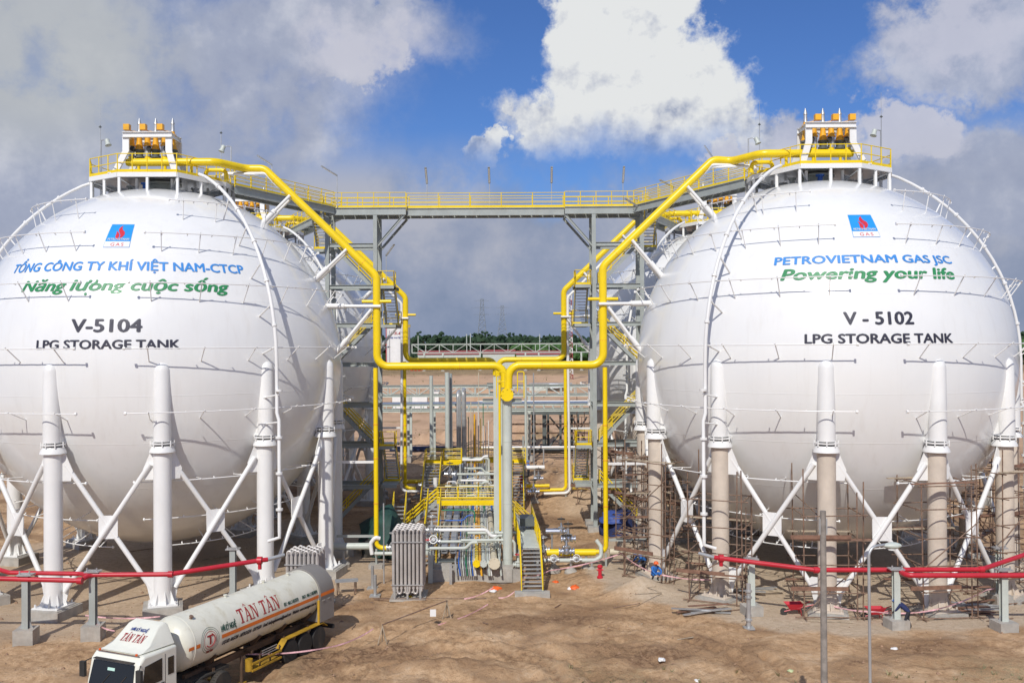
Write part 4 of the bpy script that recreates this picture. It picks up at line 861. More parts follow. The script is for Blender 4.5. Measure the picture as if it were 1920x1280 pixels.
t = thing('fire_pipe', 'red fire water pipe in front of the tank marked V-5104', 'pipe', (-20, 45, ZF), 'red fire water pipes')
e = U(487, 1050, 48.6)
pipe('pipe_run', [(-34, 45.6, ZF - .05), U(150, 1088, 45.6), U(168, 1077, 46.2), U(318, 1076, 46.4), e, e + V((.35, .2, 0))], .118, red, t, rb=.35)
for q, s in ((U(150, 1088, 45.6), .17), (U(320, 1076, 46.4), .16), (e, .2)): b = MB(); b.lathe([(s, -.12), (s, .12)], q, V((1, 0, 0)), 14); b.build('coupling', red, t)
rod('drain_stub', e + V((0, 0, -.45)), e, .1, red, t); rod('reducer', e + V((.3, .15, 0)), e + V((1.1, .7, .12)), .1, galv, t)
t = thing('fire_pipe', 'second red fire water pipe, just behind the first at the left edge', 'pipe', (-24, 47, ZF), 'red fire water pipes')
pipe('pipe_run', [U(-60, 1050, 48), U(18, 1073, 46.9), U(150, 1075, 46.9), U(172, 1078, 46.3)], .11, red, t, rb=.35)
t = thing('fire_pipe', 'red fire water pipe leaving the white riser of the tank marked V-5102', 'pipe', (18, 44, ZF), 'red fire water pipes')
e = U(1352, 1046, 48.6)
pipe('pipe_run', [e + V((-.3, .2, 0)), e, U(1530, 1068, 46.6), U(1840, 1067, 46.6), U(1925, 1038, 49.2), U(2000, 1020, 51)], .118, red, t, rb=.35)
for q, s in ((e, .2), (U(1530, 1068, 46.6), .16), (U(1840, 1067, 46.6), .16)): b = MB(); b.lathe([(s, -.12), (s, .12)], q, V((1, 0, 0)), 14); b.build('coupling', red, t)
rod('drain_stub', e + V((0, 0, -.4)), e, .1, red, t); rod('reducer', e + V((-.3, .15, 0)), e + V((-1.0, .7, .1)), .1, galv, t)
t = thing('fire_pipe', 'lower red fire water pipe branching off towards the right edge', 'pipe', (24, 44, ZF), 'red fire water pipes')
pipe('pipe_run', [U(1680, 1067, 46.5), U(1700, 1078, 45.4), U(2050, 1078, 45.4)], .125, red, t, rb=.35)
for i, (px_, yb, hh, lab) in enumerate([(35, 1214, 3.3, 'grey post with a concrete block at the left edge under the red pipes'), (163, 1206, 3.3, 'grey post with a concrete block behind the truck cab'), (430, 1150, 3.3, 'grey post rising behind the middle of the truck tank'),
      (1416, 1172, 3.2, 'pale post with a concrete block nearest the second beige column'), (1692, 1200, 3.25, 'pale post with a concrete block right of the street lamp'), (1897, 1205, 3.3, 'pale post with a concrete block at the right edge'), (1888, 1150, 3.3, 'pale post set back near the right edge')]):
    g = G(px_, yb); fire_post(g.x, g.y + .7, hh, lab)
g = Gt(1404, 1178); t = thing('thin_post', 'slim grey tube post just left of the second pale pipe post', 'post', g); rod('tube', g, g + V((0, 0, 2.2)), .11, galv, t)
for z in (.4, 1.5, 1.8): b = MB(); b.lathe([(.17, 0), (.17, .08)], g + V((0, 0, z)), n=12); b.build('collar', galv, t)
b = MB(); b.box(g + V((0, 0, .04)), (.5, .5, .08)); b.build('foot', galv, t)

# ------------------------------------------------------------------ scaffolding round the beige columns
def scaffold(k, label, off=(0, 0), rear=False, top=7.4, sd=0):
    rnd = random.Random(sd + k * 7); a = -.276 + k * pi / 6; c = CR + (REAR if rear else V())
    p = V((c.x + RC * math.sin(a), c.y - RC * math.cos(a), 0)); R_ = Matrix.Rotation(a * .5 + rnd.uniform(-.1, .1), 3, 'Z')
    t = thing('scaffold_tower', label, 'scaffold', p, 'scaffold towers round the beige columns'); hw, hd_ = 1.45, 1.25
    L = lambda x, y, z: p + R_ @ V((x, y, 0)) + V((0, 0, z))
    cs = [(-hw, -hd_), (hw, -hd_), (hw, hd_), (-hw, hd_)]
    for i, (x, y) in enumerate(cs):
        for q in ((0, 0), (.28 * (1 if x < 0 else -1), .05))[:2 if (y < 0 and x > 0) else 1]:
            z1 = top + rnd.uniform(-.6, 2.0); rod('scaffold_pole', L(x + q[0] + rnd.uniform(-.06, .06), y, 0), L(x + q[0] + rnd.uniform(-.08, .08), y + q[1], z1), .036, rust, t)
    z = .45; lv = 0
    while z < top + .3:
        for i in range(4):
            (x0, y0), (x1, y1) = cs[i], cs[(i + 1) % 4]; dx, dy = (x1 - x0), (y1 - y0); l = math.hypot(dx, dy); e0, e1 = rnd.uniform(.1, .5) / l, rnd.uniform(.1, .5) / l
            rod('ledger', L(x0 - dx * e0, y0 - dy * e0, z + rnd.uniform(-.06, .06)), L(x1 + dx * e1, y1 + dy * e1, z + rnd.uniform(-.06, .06)), .032, rust, t)
        if lv in (1, 3, 5):
            for j in range(rnd.choice((1, 2, 2))):
                yy = -hd_ + .05 + j * .26 if rnd.random() < .5 else hd_ - .3 * j; sh = rnd.uniform(-.6, .5)
                beam('plank', L(-hw - .3 + sh, yy, z + .07 + rnd.uniform(0, .03)), L(hw + .35 + sh, yy + rnd.uniform(-.1, .1), z + .07 + rnd.uniform(0, .05)), .23, .05, rnd.choice((plankm, plank2, plankm)), t)
            if rnd.random() < .5: beam('toe_plank', L(-hw - .7, -hd_ - .08, z + .22), L(hw - .8 + rnd.uniform(-.5, .5), -hd_ - .08, z + .24), .05, .2, plank2, t)
        z += rnd.uniform(1.2, 1.45); lv += 1
    for i in range(4):
        (x0, y0), (x1, y1) = cs[i % 4], cs[(i + 1) % 4]; za = rnd.uniform(.3, 3.8); (i % 2 == 0) and rod('diagonal_tube', L(x0, y0 * 1.03, za), L(x1, y1 * 1.03, za + rnd.uniform(2.0, 3.0)), .03, rust, t)
    if rnd.random() < .6 or k in (-1, -2):
        x, y = hw + .25, -hd_ + .2
        for s in (-.16, .16): rod('ladder_rail', L(x + s, y, 0), L(x + s, y + .25, 5.6), .028, rust, t)
        for i in range(17): rod('ladder_rung', L(x - .16, y + .015 * i, .3 + i * .31), L(x + .16, y + .015 * i, .3 + i * .31), .018, rust, t)
for k, lab in ((-3, 'scaffolding round the leftmost set back beige column'), (-2, 'scaffolding round the beige column where a blue worker crouches'), (-1, 'scaffolding round the beige column beside the white riser pipe'), (0, 'scaffolding round the beige column behind the tall bare pole'),
               (1, 'scaffolding round the beige column right of the street lamp'), (2, 'scaffolding round the beige column nearest the right edge'), (3, 'scaffolding round the beige column set back at the right edge'), (4, 'scaffolding in the shade behind the right edge columns'), (7, 'scaffolding in the shade beyond the tank marked V-5102')):
    scaffold(k, lab, top={0: 6.6, -1: 6.8}.get(k, 7.4))
scaffold(-2, 'scaffolding round the rear right tank beside its stair tower', rear=True, top=6); scaffold(-1, 'scaffolding beneath the rear right tank', rear=True, top=6)
t = thing('scaffold_tower', 'slender scaffold of ladders and tubes between the right riser and the beige columns', 'scaffold', (8, 57.5, 0), 'scaffold towers round the beige columns'); rnd = random.Random(5)
for i in range(9):
    x, y = 6.7 + rnd.uniform(0, 3.2), 56.6 + rnd.uniform(0, 3.4); rod('scaffold_pole', (x, y, 0), (x + rnd.uniform(-.1, .1), y, rnd.uniform(5.5, 8.2)), .036, rust, t)
for i in range(13):
    x, y, z = 6.0 + rnd.uniform(0, 1.5), 56.4 + rnd.uniform(0, 3.6), .6 + i * .55; rod('ledger', (x, y, z), (x + rnd.uniform(2.4, 4), y + rnd.uniform(-.5, .5), z + rnd.uniform(-.1, .1)), .032, rust, t)
for i in range(5): x, y, z = 6.4 + rnd.uniform(0, 1), 57 + rnd.uniform(0, 2), 1.0 + i * 1.1; rod('diagonal_tube', (x, y, z), (x + 2.2, y + .2, z + rnd.choice((-2, 2)) * .9 + .9), .03, rust, t)
for z in (2.6, 3.9, 5.3, 6.4): beam('plank', (6.8, 57.2, z), (9.7, 57.6, z + rnd.uniform(-.15, .15)), .3, .05, rnd.choice((plankm, plank2)), t)
# ------------------------------------------------------------------ tank truck
tcream = mat('truck_cream_paint', (.68, .67, .57), .4, var=.05, dirt=.6, dirtcol=(.48, .43, .29), dscale=1.5)
cabm = mat('cab_cream_paint', (.78, .78, .68), .3, var=.03, dirt=.12, dirtcol=(.5, .45, .33))
tyel = mat('truck_yellow_paint', (.42, .25, .02), .6, var=.3, dirt=1.0, dirtcol=(.12, .08, .05))
tgrey = mat('truck_grey_panel', (.23, .215, .20), .55, var=.06, dirt=.15)
tor = mat('truck_orange_stripe', (.72, .17, .02), .45, var=.08, dirt=.1)
glass = mat('tinted_glass', (.012, .014, .016), .06, var=.0, spec=.8)
maroon = mat('maroon_print', (.36, .03, .03), .5, var=.05); dgreen = mat('dark_green_print', (.02, .09, .06), .5); dblue = mat('dark_blue_print', (.03, .06, .28), .5)
TD = V((-.4, -.917, 0)).normalized(); TN = V((-TD.y, TD.x, 0)); T0 = V((-9.8, 46.0, 0))     # TD forward, TN towards the camera side
if TN.x < 0: TN = -TN
def Tr(s, n, z): return T0 + TD * s + TN * n + V((0, 0, z))
ZC, RT = 2.5, 1.1
def Tc(s, th, r=RT): return Tr(s, math.cos(D(th)) * r, ZC + math.sin(D(th)) * r)
truck = thing('tank_truck', 'dirty cream gas tanker truck with an orange stripe and a grey rear cabinet', 'truck', Tr(6, 0, 0))
ax = TD
b = MB(); prof = [(RT, 1.0), (RT, 9.25)] + [(RT * math.cos(k * pi / 16), 9.25 + .72 * math.sin(k * pi / 16)) for k in range(1, 8)] + [(.001, 9.97)]
b.lathe(prof, T0 + V((0, 0, ZC)), ax, 56); tk = b.build('tank', tcream, truck)
for p in tk.data.polygons: p.use_smooth = True
for s in (1.02, 9.25): b = MB(); b.lathe([(RT + .004, s - .02), (RT + .014, s), (RT + .004, s + .02)], T0 + V((0, 0, ZC)), ax, 56); b.build('weld_seam', tcream, tk)
b = MB(); b.lathe([(RT + .07, -.12), (RT + .09, -.05), (RT + .09, 1.0), (RT + .0, 1.0)], T0 + V((0, 0, ZC)), ax, 56); cab_r = b.build('rear_hood', tgrey, truck)
b = MB(); b.prism([Tr(-.12, -1.15, 1.25), Tr(1.0, -1.15, 1.25), Tr(1.0, 1.17, 1.25), Tr(-.12, 1.17, 1.25)], (0, 0, 1.3)); b.build('rear_cabinet', tgrey, truck)
for s in (.25, .7): beam('door_handle', Tr(s, 1.19, 2.25), Tr(s + .16, 1.19, 2.25), .03, .04, galv, cab_r)
beam('cabinet_post', Tr(1.05, 1.1, 1.15), Tr(1.05, 1.1, 2.3), .1, .1, tyel, truck)
def stripe(s0, s1, th0, th1, r=RT + .006, m_=tor):
    b = MB(); n = 3; vs = [Tc(s0 + (s1 - s0) * i, th0 + (th1 - th0) * j / n, r) for j in range(n + 1) for i in (0, 1)]; b.add(vs, [(2 * j, 2 * j + 1, 2 * j + 3, 2 * j + 2) for j in range(n)]); return b.build('stripe', m_, truck)
stripe(1.03, 7.75, -4.5, 3.5); stripe(9.0, 9.25, -4.5, 3.5); stripe(-.12, 1.0, -2, 5.5, RT + .097)
stripe(9.25, 9.62, -4, 3, RT * .99)
def write_tank(vs, fs, s0, s1, th0, dth, m_, name='lettering', r=RT + .008):
    b = MB(); b.add([Tc(s0 + (s1 - s0) * x, th0 + dth * y, r + k) for x, y, k in vs], fs); return b.build(name, m_, tk, smooth=False)
def text_tank(body, s0, s1, th0, dth, m_, **kw): vs, fs = cut(*text_mesh(body, **kw), 1, 3); write_tank(vs, fs, s0, s1, th0, dth, m_)
# slab-serif letters for the firm's name
def slab(word):
    out = []; x = 0
    def poly(*p): out.append([(x + a, b) for a, b in p])
    def rect(a, b, c, d): poly((a, b), (c, b), (c, d), (a, d))
    for ch in word:
        if ch == 'T': rect(.22, 0, .38, 1); rect(0, .88, .6, 1); rect(.0, .72, .06, .9); rect(.54, .72, .6, .9); rect(.12, 0, .48, .07); x += .68
        elif ch == 'Â':
            poly((.02, 0), (.10, 0), (.36, .95), (.28, 1)); poly((.46, 0), (.62, 0), (.38, 1), (.27, 1)); rect(.16, .3, .5, .37); rect(-.04, 0, .18, .06); rect(.40, 0, .72, .06)
            poly((.18, 1.06), (.25, 1.06), (.35, 1.2), (.33, 1.28)); poly((.33, 1.28), (.32, 1.18), (.42, 1.06), (.49, 1.06)); x += .72
        elif ch == 'N': rect(.08, 0, .15, 1); rect(.55, 0, .62, 1); poly((.08, 1), (.24, 1), (.62, 0), (.48, 0)); rect(-.02, .94, .2, 1); rect(.45, .94, .72, 1); rect(-.02, 0, .26, .06); x += .78
        else: x += .3
    W_ = x; return [[(a / W_, b) for a, b in p] for p in out]
def slab_on(fn, parent, m_, word='TÂN TÂN'):
    for gi, p in enumerate(slab(word)):
        v_, f_ = cut(p, [tuple(range(len(p)))], 1, 8); b = MB(); b.add([fn(*q[:2]) for q in v_], f_); b.build('letter_stroke', m_, parent, smooth=False)
slab_on(lambda x, y: Tc(6.6 - 2.72 * x, 10 + 32 * y, RT + .009), tk, maroon)
text_tank('HƠI KỸ NGHỆ', 7.75, 6.85, 9, 13, dgreen, bold=.03); text_tank('ĐT : 061.3 837373', 3.65, 2.6, 9, 8, dgreen, bold=.03); text_tank('FAX : 061.3 837879', 2.3, 1.15, 9, 8, dgreen, bold=.03)
text_tank('LIQUID ARGON - NITROGEN - OXYGEN   Email: hoikynghetantan@gmail.com   Website: www.tantangas.com.vn', 7.7, 1.2, -19, 9, navy, bold=.02, shear=.3)
for i, (r0, m_) in enumerate(((.52, dgreen), (.44, dgreen), (.36, maroon))):
    b = MB(); n = 30; vs = []
    for k in range(n):
        for rr in (r0, r0 - (.015 if i < 2 else .02)): a = 2 * pi * k / n; vs.append(Tc(8.42 + rr * math.cos(a), math.degrees(rr * math.sin(a) / RT) + 2, RT + .008))
    b.add(vs, [(2 * k, 2 * k + 1, (2 * k + 3) % (2 * n), (2 * k + 2) % (2 * n)) for k in range(n)]); b.build('round_emblem', m_, tk)
write_tank(*cut(*text_mesh('T', .03), 1, 4), 8.6, 8.24, -6, 20, maroon)
b = MB(); b.tube([Tc(8.42 + .26 * math.cos(a), math.degrees(.26 * math.sin(a) / RT) + 2, RT + .01) for a in [2.0 + 3.6 * k / 10 for k in range(11)]], .022, 5); b.build('round_emblem', maroon, tk)
text_tank('TAN TAN', 8.62, 8.22, -24, 6, maroon, bold=.03)
for s, th in ((8.9, 62), (6.2, 92), (3.6, 95), (2.0, 88)): b = MB(); b.lathe([(.06, 0), (.06, .1), (.09, .1), (.09, .14)], Tc(s, th, RT - .02), (Tc(s, th) - Tr(s, 0, ZC)), 10); b.build('fitting', tcream if s < 8 else rust, truck)
def wsp_(z): return 12.29 + (2.75 - z) * .235
# running gear
chs = mat('oily_chassis', (.10, .06, .035), .8, var=.3)
for n in (-.42, .42): beam('chassis_rail', Tr(.2, n, 1.15), Tr(9.2, n, 1.15), .14, .26, chs, truck)
for s in (1.6, 3.4, 5.6, 8.0): beam('cross_member', Tr(s, -.9, 1.2), Tr(s, .9, 1.2), .12, .12, chs, truck)
for s in (1.3, 3.2, 5.0, 7.8):
    for n in (-1, 1): b = MB(); b.prism([Tr(s, n * .42, 1.2), Tr(s, n * .95, 1.75), Tr(s, n * .6, 1.75), Tr(s, n * .3, 1.5)], TD * .1); b.build('tank_saddle', chs, truck)
dusty = mat('dusty_rim', (.34, .32, .29), .7, var=.15, dirt=.5, dirtcol=(.28, .2, .14))
def wheel(s, n, r=.54, wd=.3):
    k = 1 if n > 0 else -1; c = Tr(s, n, r); b = MB()
    b.lathe([(r * .58, -wd / 2), (r * .93, -wd / 2), (r, -wd / 2 + .05), (r, wd / 2 - .05), (r * .93, wd / 2), (r * .58, wd / 2)], c, TN * k, 30)
    for i in range(30): a = 2 * pi * i / 30; q = c + (TD * math.cos(a) + V((0, 0, math.sin(a)))) * r; b.bar(q - TN * wd * .36, q + TN * wd * .36, .03, .02)
    w_ = b.build('tyre', blackm, truck, origin=c)
    b = MB(); b.lathe([(r * .58, .0), (r * .55, wd * .3), (r * .5, wd * .5), (r * .45, wd * .2), (r * .2, wd * .12), (r * .2, wd * .42), (.001, wd * .46)], c, TN * k, 20); b.build('rim', dusty, w_)
for s in (1.07, 2.15, 3.23):
    for n in (-1.0, 1.0): wheel(s, n)
    rod('axle', Tr(s, -1, .5), Tr(s, 1, .5), .07, blackm, truck)
for s in (7.75, 8.95, 11.6):
    for n in (-1.0, 1.0): wheel(s, n)
for n in (.84, -1.16):
    b = MB(); pr = [(.45, .95), (.75, 1.16), (3.55, 1.16), (3.95, .85)]
    for i in range(3): b.prism([Tr(pr[i][0], n, pr[i][1]), Tr(pr[i][0], n + .34, pr[i][1]), Tr(pr[i + 1][0], n + .34, pr[i + 1][1]), Tr(pr[i + 1][0], n, pr[i + 1][1])], (0, 0, .03))
    b.build('mudguard', tyel, truck)
b = MB(); b.prism([Tr(3.9, .6, .45), Tr(5.7, .6, .45), Tr(5.7, 1.1, .45), Tr(3.9, 1.1, .45)], (0, 0, .06)); b.build('side_rack', tyel, truck)
for z in (.5, .8): beam('side_guard', Tr(3.9, 1.12, z), Tr(5.9, 1.12, z), .05, .08, tyel, truck)
for s in (3.95, 4.6, 5.3): beam('guard_post', Tr(s, 1.05, .45), Tr(s, 1.05, 1.05), .06, .05, chs, truck)
for n in (-.45, .35): beam('wiper', Tr(wsp_(1.9), n, 1.9), Tr(wsp_(2.3), n + .35, 2.3), .02, .02, blackm, truck)
beam('sun_visor', Tr(12.3, -.95, 2.78), Tr(12.3, .95, 2.78), .16, .03, blackm, truck)
for n in (-.9, .9): rod('marker_lamp', Tr(12.1, n, 3.0), Tr(12.1, n, 3.06), .05, orange, truck)
for k in (1, -1): beam('cab_handle', Tr(11.05, k * 1.215, 1.75), Tr(11.2, k * 1.215, 1.75), .03, .04, blackm, truck)
pipe('air_hose', [Tr(10.2, .3, 1.9), Tr(9.9, .5, 1.5), Tr(9.6, .3, 1.25)], .03, blackm, truck, rb=.2)
for i in range(3): beam('hose_rack', Tr(4.2, 1.1, .95 + i * .1), Tr(5.2, 1.1, .95 + i * .1), .03, .03, galv, truck)
for n in (-.75, .8): rod('landing_leg', Tr(6.2, n, .05), Tr(6.2, n, 1.2), .07, chs, truck); b = MB(); b.box(Tr(6.2, n, .05), (.35, .35, .06)); b.build('landing_foot', tyel, truck)
b = MB(); b.lathe([(.16, 0), (.16, .5)], Tr(5.9, .95, .5), n=14); b.build('fire_bottle', tyel, truck)
beam('bumper', Tr(-.2, -1.1, .75), Tr(-.2, 1.1, .75), .1, .2, blackm, truck)
b = MB(); b.prism([Tr(7.1, -.9, 1.02), Tr(9.9, -.9, 1.02), Tr(9.9, .9, 1.02), Tr(7.1, .9, 1.02)], (0, 0, .12)); b.build('tractor_frame', blackm, truck)
for n in (.68, -1.14): b = MB(); b.tube([Tr(8.35 + 1.25 * math.cos(a), n + .22, .5 + .62 * math.sin(a)) for a in [pi * k / 10 for k in range(11)]], .05, 6); b.build('wheel_arch', blackm, truck)
rod('fuel_tank', Tr(9.5, .95, .75), Tr(10.3, .95, .75), .32, tgrey, truck)
# cab
CW = 1.2
b = MB(); body = [(10.35, .9), (10.35, 2.95), (12.0, 2.98), (12.25, 2.75), (12.45, 1.9), (12.5, .6), (10.6, .6)]
b.prism([Tr(s, -CW, z) for s, z in body], TN * 2 * CW); cb = b.build('cab', cabm, truck)
md = cb.modifiers.new('bevel', 'BEVEL'); md.width = .09; md.segments = 3; md.limit_method = 'ANGLE'
def cabquad(pts, name, m_, off): b = MB(); b.prism(pts, off); return b.build(name, m_, truck, smooth=False)
def wsp(z): return 12.25 + (2.75 - z) * .235 if z < 2.75 else 12.25
cabquad([Tr(wsp(1.85) + .005, -1.07, 1.85), Tr(wsp(1.85) + .005, 1.07, 1.85), Tr(wsp(2.7) + .01, 1.0, 2.7), Tr(wsp(2.7) + .01, -1.0, 2.7)], 'windscreen', glass, TD * .02)
cabquad([Tr(wsp(2.4) + .03, -.25, 2.42), Tr(wsp(2.4) + .03, .1, 2.42), Tr(wsp(2.5) + .03, .1, 2.52), Tr(wsp(2.5) + .03, -.25, 2.52)], 'permit_sticker', mat('mint_print', (.5, .75, .66), .5), TD * .006)
for n, sg in ((CW, 1), (-CW, -1)):
    cabquad([Tr(11.15, n, 1.85), Tr(12.12, n, 1.85), Tr(12.0, n, 2.6), Tr(11.15, n, 2.68)], 'side_window', glass, TN * .012 * sg)
    cabquad([Tr(10.55, n, 1.95), Tr(10.85, n, 1.95), Tr(10.85, n, 2.6), Tr(10.55, n, 2.6)], 'rear_window', glass, TN * .012 * sg)
    cabquad([Tr(10.98, n, .8), Tr(11.0, n, .8), Tr(11.0, n, 2.78), Tr(10.98, n, 2.78)], 'door_gap', blackm, TN * .006 * sg)
    b = MB(); b.box(Tr(12.45, n + .18 * sg, 2.35), (.12, .24, .55), rz=math.atan2(TD.y, TD.x)); b.build('mirror', blackm, truck)
    rod('mirror_arm', Tr(12.2, n, 2.7), Tr(12.45, n + .18 * sg, 2.6), .02, blackm, truck)
b = MB(); lo = [(11.95, 1.0), (10.5, 1.05)]; 
vs = [Tr(12.02, -.98, 3.0), Tr(12.02, .98, 3.0), Tr(11.55, .9, 3.12), Tr(11.55, -.9, 3.12), Tr(10.85, -.74, 3.72), Tr(10.85, .74, 3.72), Tr(10.5, .72, 3.80), Tr(10.5, -.72, 3.80), Tr(10.35, -1.1, 2.98), Tr(10.35, 1.1, 2.98), Tr(10.42, .8, 3.7), Tr(10.42, -.8, 3.7), Tr(10.9, .98, 3.3), Tr(10.9, -.98, 3.3)]
fs = [(0, 1, 2, 3), (3, 2, 5, 4), (4, 5, 6, 7), (7, 6, 10, 11), (11, 10, 9, 8), (1, 9, 12, 2), (2, 12, 5), (12, 10, 6, 5), (12, 9, 10), (0, 3, 13, 8), (3, 4, 13), (13, 4, 7, 11), (13, 11, 8), (0, 8, 9, 1)]
b.add(vs, fs); wd = b.build('wind_deflector', cabm, truck)
md = wd.modifiers.new('bevel', 'BEVEL'); md.width = .05; md.segments = 3
def on_def(x, y, k=.012):                       # point on the sloping front of the deflector, x -1..1, y 0..1
    a = V(Tr(11.55, 0, 3.12)); c_ = V(Tr(10.85, 0, 3.72)); u = (c_ - a).normalized(); nn = u.cross(TN).normalized(); nn = nn if nn.z > 0 else -nn
    return a.lerp(c_, y) + TN * x * (.8) + nn * (k + .012)
slab_on(lambda x, y: on_def(-.72 + 1.4 * x + .1 * (y - .5), .14 + .36 * y), truck, maroon)
vs, fs = text_mesh('HƠI KỸ NGHỆ', .03, .2); b = MB(); b.add([on_def(-.5 + 1.05 * x, .64 + .15 * y, .012 + k) for x, y, k in vs], fs); b.build('lettering', dblue, truck, smooth=False)
beam('roof_strip', Tr(12.1, -1.02, 2.99), Tr(12.1, 1.02, 2.99), .04, .03, rust, truck)

# ------------------------------------------------------------------ people
def person(loc, rz, pose, suit, label, hat=None, trousers=None, cat='person', s=1.0, holds=None):
    J = {'stand': dict(pel=(0, 0, .95), ch=(0, .03, 1.38), nk=(0, .03, 1.50), hd=(0, .05, 1.66), kl=(-.11, .02, .50), kr=(.11, .06, .50), al=(-.12, -.03, .08), ar=(.13, -.02, .08), el=(-.27, .05, 1.14), er=(.27, .05, 1.14), wl=(-.25, .25, .98), wr=(.26, .22, .96)),
         'lean': dict(pel=(0, -.15, .92), ch=(0, .22, 1.20), nk=(0, .33, 1.27), hd=(0, .46, 1.33), kl=(-.12, .0, .50), kr=(.12, -.1, .50), al=(-.13, -.1, .08), ar=(.14, -.25, .08), el=(-.24, .42, .95), er=(.25, .42, .95), wl=(-.18, .6, .8), wr=(.2, .62, .82)),
         'crouch': dict(pel=(0, -.12, .34), ch=(0, .08, .70), nk=(0, .14, .80), hd=(0, .2, .93), kl=(-.19, .33, .48), kr=(.19, .33, .46), al=(-.16, .05, .08), ar=(.16, .05, .08), el=(-.26, .32, .58), er=(.26, .32, .58), wl=(-.12, .52, .42), wr=(.12, .52, .42))}[pose]
    t = thing('person', label, cat, loc); Mx = Matrix.Translation(V(loc)) @ Matrix.Rotation(rz, 4, 'Z') @ Matrix.Scale(s, 4)
    P = {k: V(v) for k, v in J.items()}; sl_, sr_ = P['ch'] + V((-.19, 0, .03)), P['ch'] + V((.19, 0, .03)); hl, hr = P['pel'] + V((-.10, 0, -.03)), P['pel'] + V((.10, 0, -.03))
    vs = [P['pel'], P['pel'].lerp(P['ch'], .5), P['ch'], P['nk'], P['hd'], hl, P['kl'], P['al'], P['al'] + V((0, .17, -.04)), hr, P['kr'], P['ar'], P['ar'] + V((0, .17, -.04)), sl_, P['el'], P['wl'], sr_, P['er'], P['wr']]
    wl2, wr2 = P['wl'] + (P['wl'] - P['el']).normalized() * .09, P['wr'] + (P['wr'] - P['er']).normalized() * .09; vs += [wl2, wr2]
    es = [(0, 1), (1, 2), (2, 3), (3, 4), (0, 5), (5, 6), (6, 7), (7, 8), (0, 9), (9, 10), (10, 11), (11, 12), (2, 13), (13, 14), (14, 15), (15, 19), (2, 16), (16, 17), (17, 18), (18, 20)]
    rad = [.155, .145, .165, .06, .098, .10, .072, .05, .042, .10, .072, .05, .042, .075, .052, .036, .075, .052, .036, .038, .038]
    # five separate fingers on each hand
    for w_, e_, sd in ((19, 'el', -1), (20, 'er', 1)):
        p0 = vs[w_]; u = (p0 - P[e_]).normalized(); sdv = V((1, 0, 0)); dn = u.cross(sdv).normalized()
        for q, (o, L_) in enumerate(((-.033, .06), (-.011, .075), (.011, .072), (.033, .055))):
            i = len(vs); vs += [p0 + sdv * o + u * .04, p0 + sdv * o + u * (.04 + L_) - dn * .02]; rad += [.011, .009]; es += [(w_, i), (i, i + 1)]
        i = len(vs); vs += [p0 - sdv * .05 * sd + u * .0, p0 - sdv * .07 * sd + u * .045]; rad += [.013, .010]; es += [(w_, i), (i, i + 1)]
    me = bpy.data.meshes.new('body'); me.from_pydata([tuple(v) for v in vs], es, [])
    o = bpy.data.objects.new('body', me); COL.objects.link(o)
    sk = o.modifiers.new('skin', 'SKIN'); 
    for i, r in enumerate(rad): me.skin_vertices[0].data[i].radius = (r, r)
    me.skin_vertices[0].data[0].use_root = True
    o.modifiers.new('sub', 'SUBSURF').levels = 1; dg = bpy.context.evaluated_depsgraph_get(); dg.update(); m2 = bpy.data.meshes.new_from_object(o.evaluated_get(dg)); bpy.data.objects.remove(o)
    for q in (suit, trousers or suit, skin, blackm): m2.materials.append(q)
    for p in m2.polygons:
        c = p.center; k = 1 if c.z < P['pel'].z else 0
        if (c - P['hd']).length < .13 or min((c - P['wl']).length + 0, (c - P['wr']).length) < .03 or min((c - wl2).length, (c - wr2).length) < .11: k = 2
        if min((c - P['al']).length, (c - P['ar']).length) < .1 or c.z < .09: k = 3
        p.material_index = k; p.use_smooth = True
    place('body', m2, Mx, t)
    h = P['hd']; b = MB(); b.lathe([(.018, 0), (.001, .03)], h + V((0, .095, -.01)), V((0, 1, 0)), 6)
    for sx in (-.1, .1): b.lathe([(.02, -.006), (.02, .006)], h + V((sx, 0, 0)), V((1, 0, 0)), 8)
    place('face_features', b.mesh('face_features', skin), Mx, t)
    b = MB(); b.lathe([(.15, .035), (.135, .05), (.125, .09), (.09, .145), (.001, .165)], h, V((0, .1, 1)), 16); b.prism([h + V(q) for q in ((-.09, .1, .04), (.09, .1, .04), (.06, .2, .03), (-.06, .2, .03))], (0, 0, .012)); b.prism([h + V(q) for q in ((-.1, .0, .035), (.1, 0, .035), (.1, .1, .035), (-.1, .1, .035))], (0, 0, .01))
    place('helmet', b.mesh('helmet', hat or yellow), Mx, t); return t
redcl = mat('red_cloth', (.42, .02, .03), .8); bluecl = mat('blue_cloth', (.03, .16, .50), .8); dbluecl = mat('dark_blue_cloth', (.02, .03, .10), .85); darkcl = mat('dark_trousers', (.03, .03, .04), .85)
g = Gt(1227, 1103); person((g.x, g.y, gz(g.x, g.y)), D(200), 'crouch', bluecl, 'worker in blue crouching with an orange helmet at a beige column', orange, darkcl, s=1.05)
g = Gt(1698, 1178); person((g.x, g.y, gz(g.x, g.y)), D(60), 'lean', dbluecl, 'worker in dark blue bending behind a pale pipe post', bluecl, darkcl, s=.95)
g = U(978, 876, 89); person((g.x, g.y, gz(g.x, g.y)), D(150), 'stand', redcl, 'worker in red overalls and a yellow helmet beyond the round grey column', yellow, redcl)
g = U(991, 868, 95); person((g.x, g.y, gz(g.x, g.y)), D(60), 'stand', bluecl, 'worker in a blue shirt on the earth mound beyond the round grey column', bluecl, darkcl)
g = Gt(1205, 1078); person((g.x, g.y, gz(g.x, g.y)), D(120), 'lean', bluecl, 'worker in blue bending behind the leftmost near beige column', bluev, darkcl)

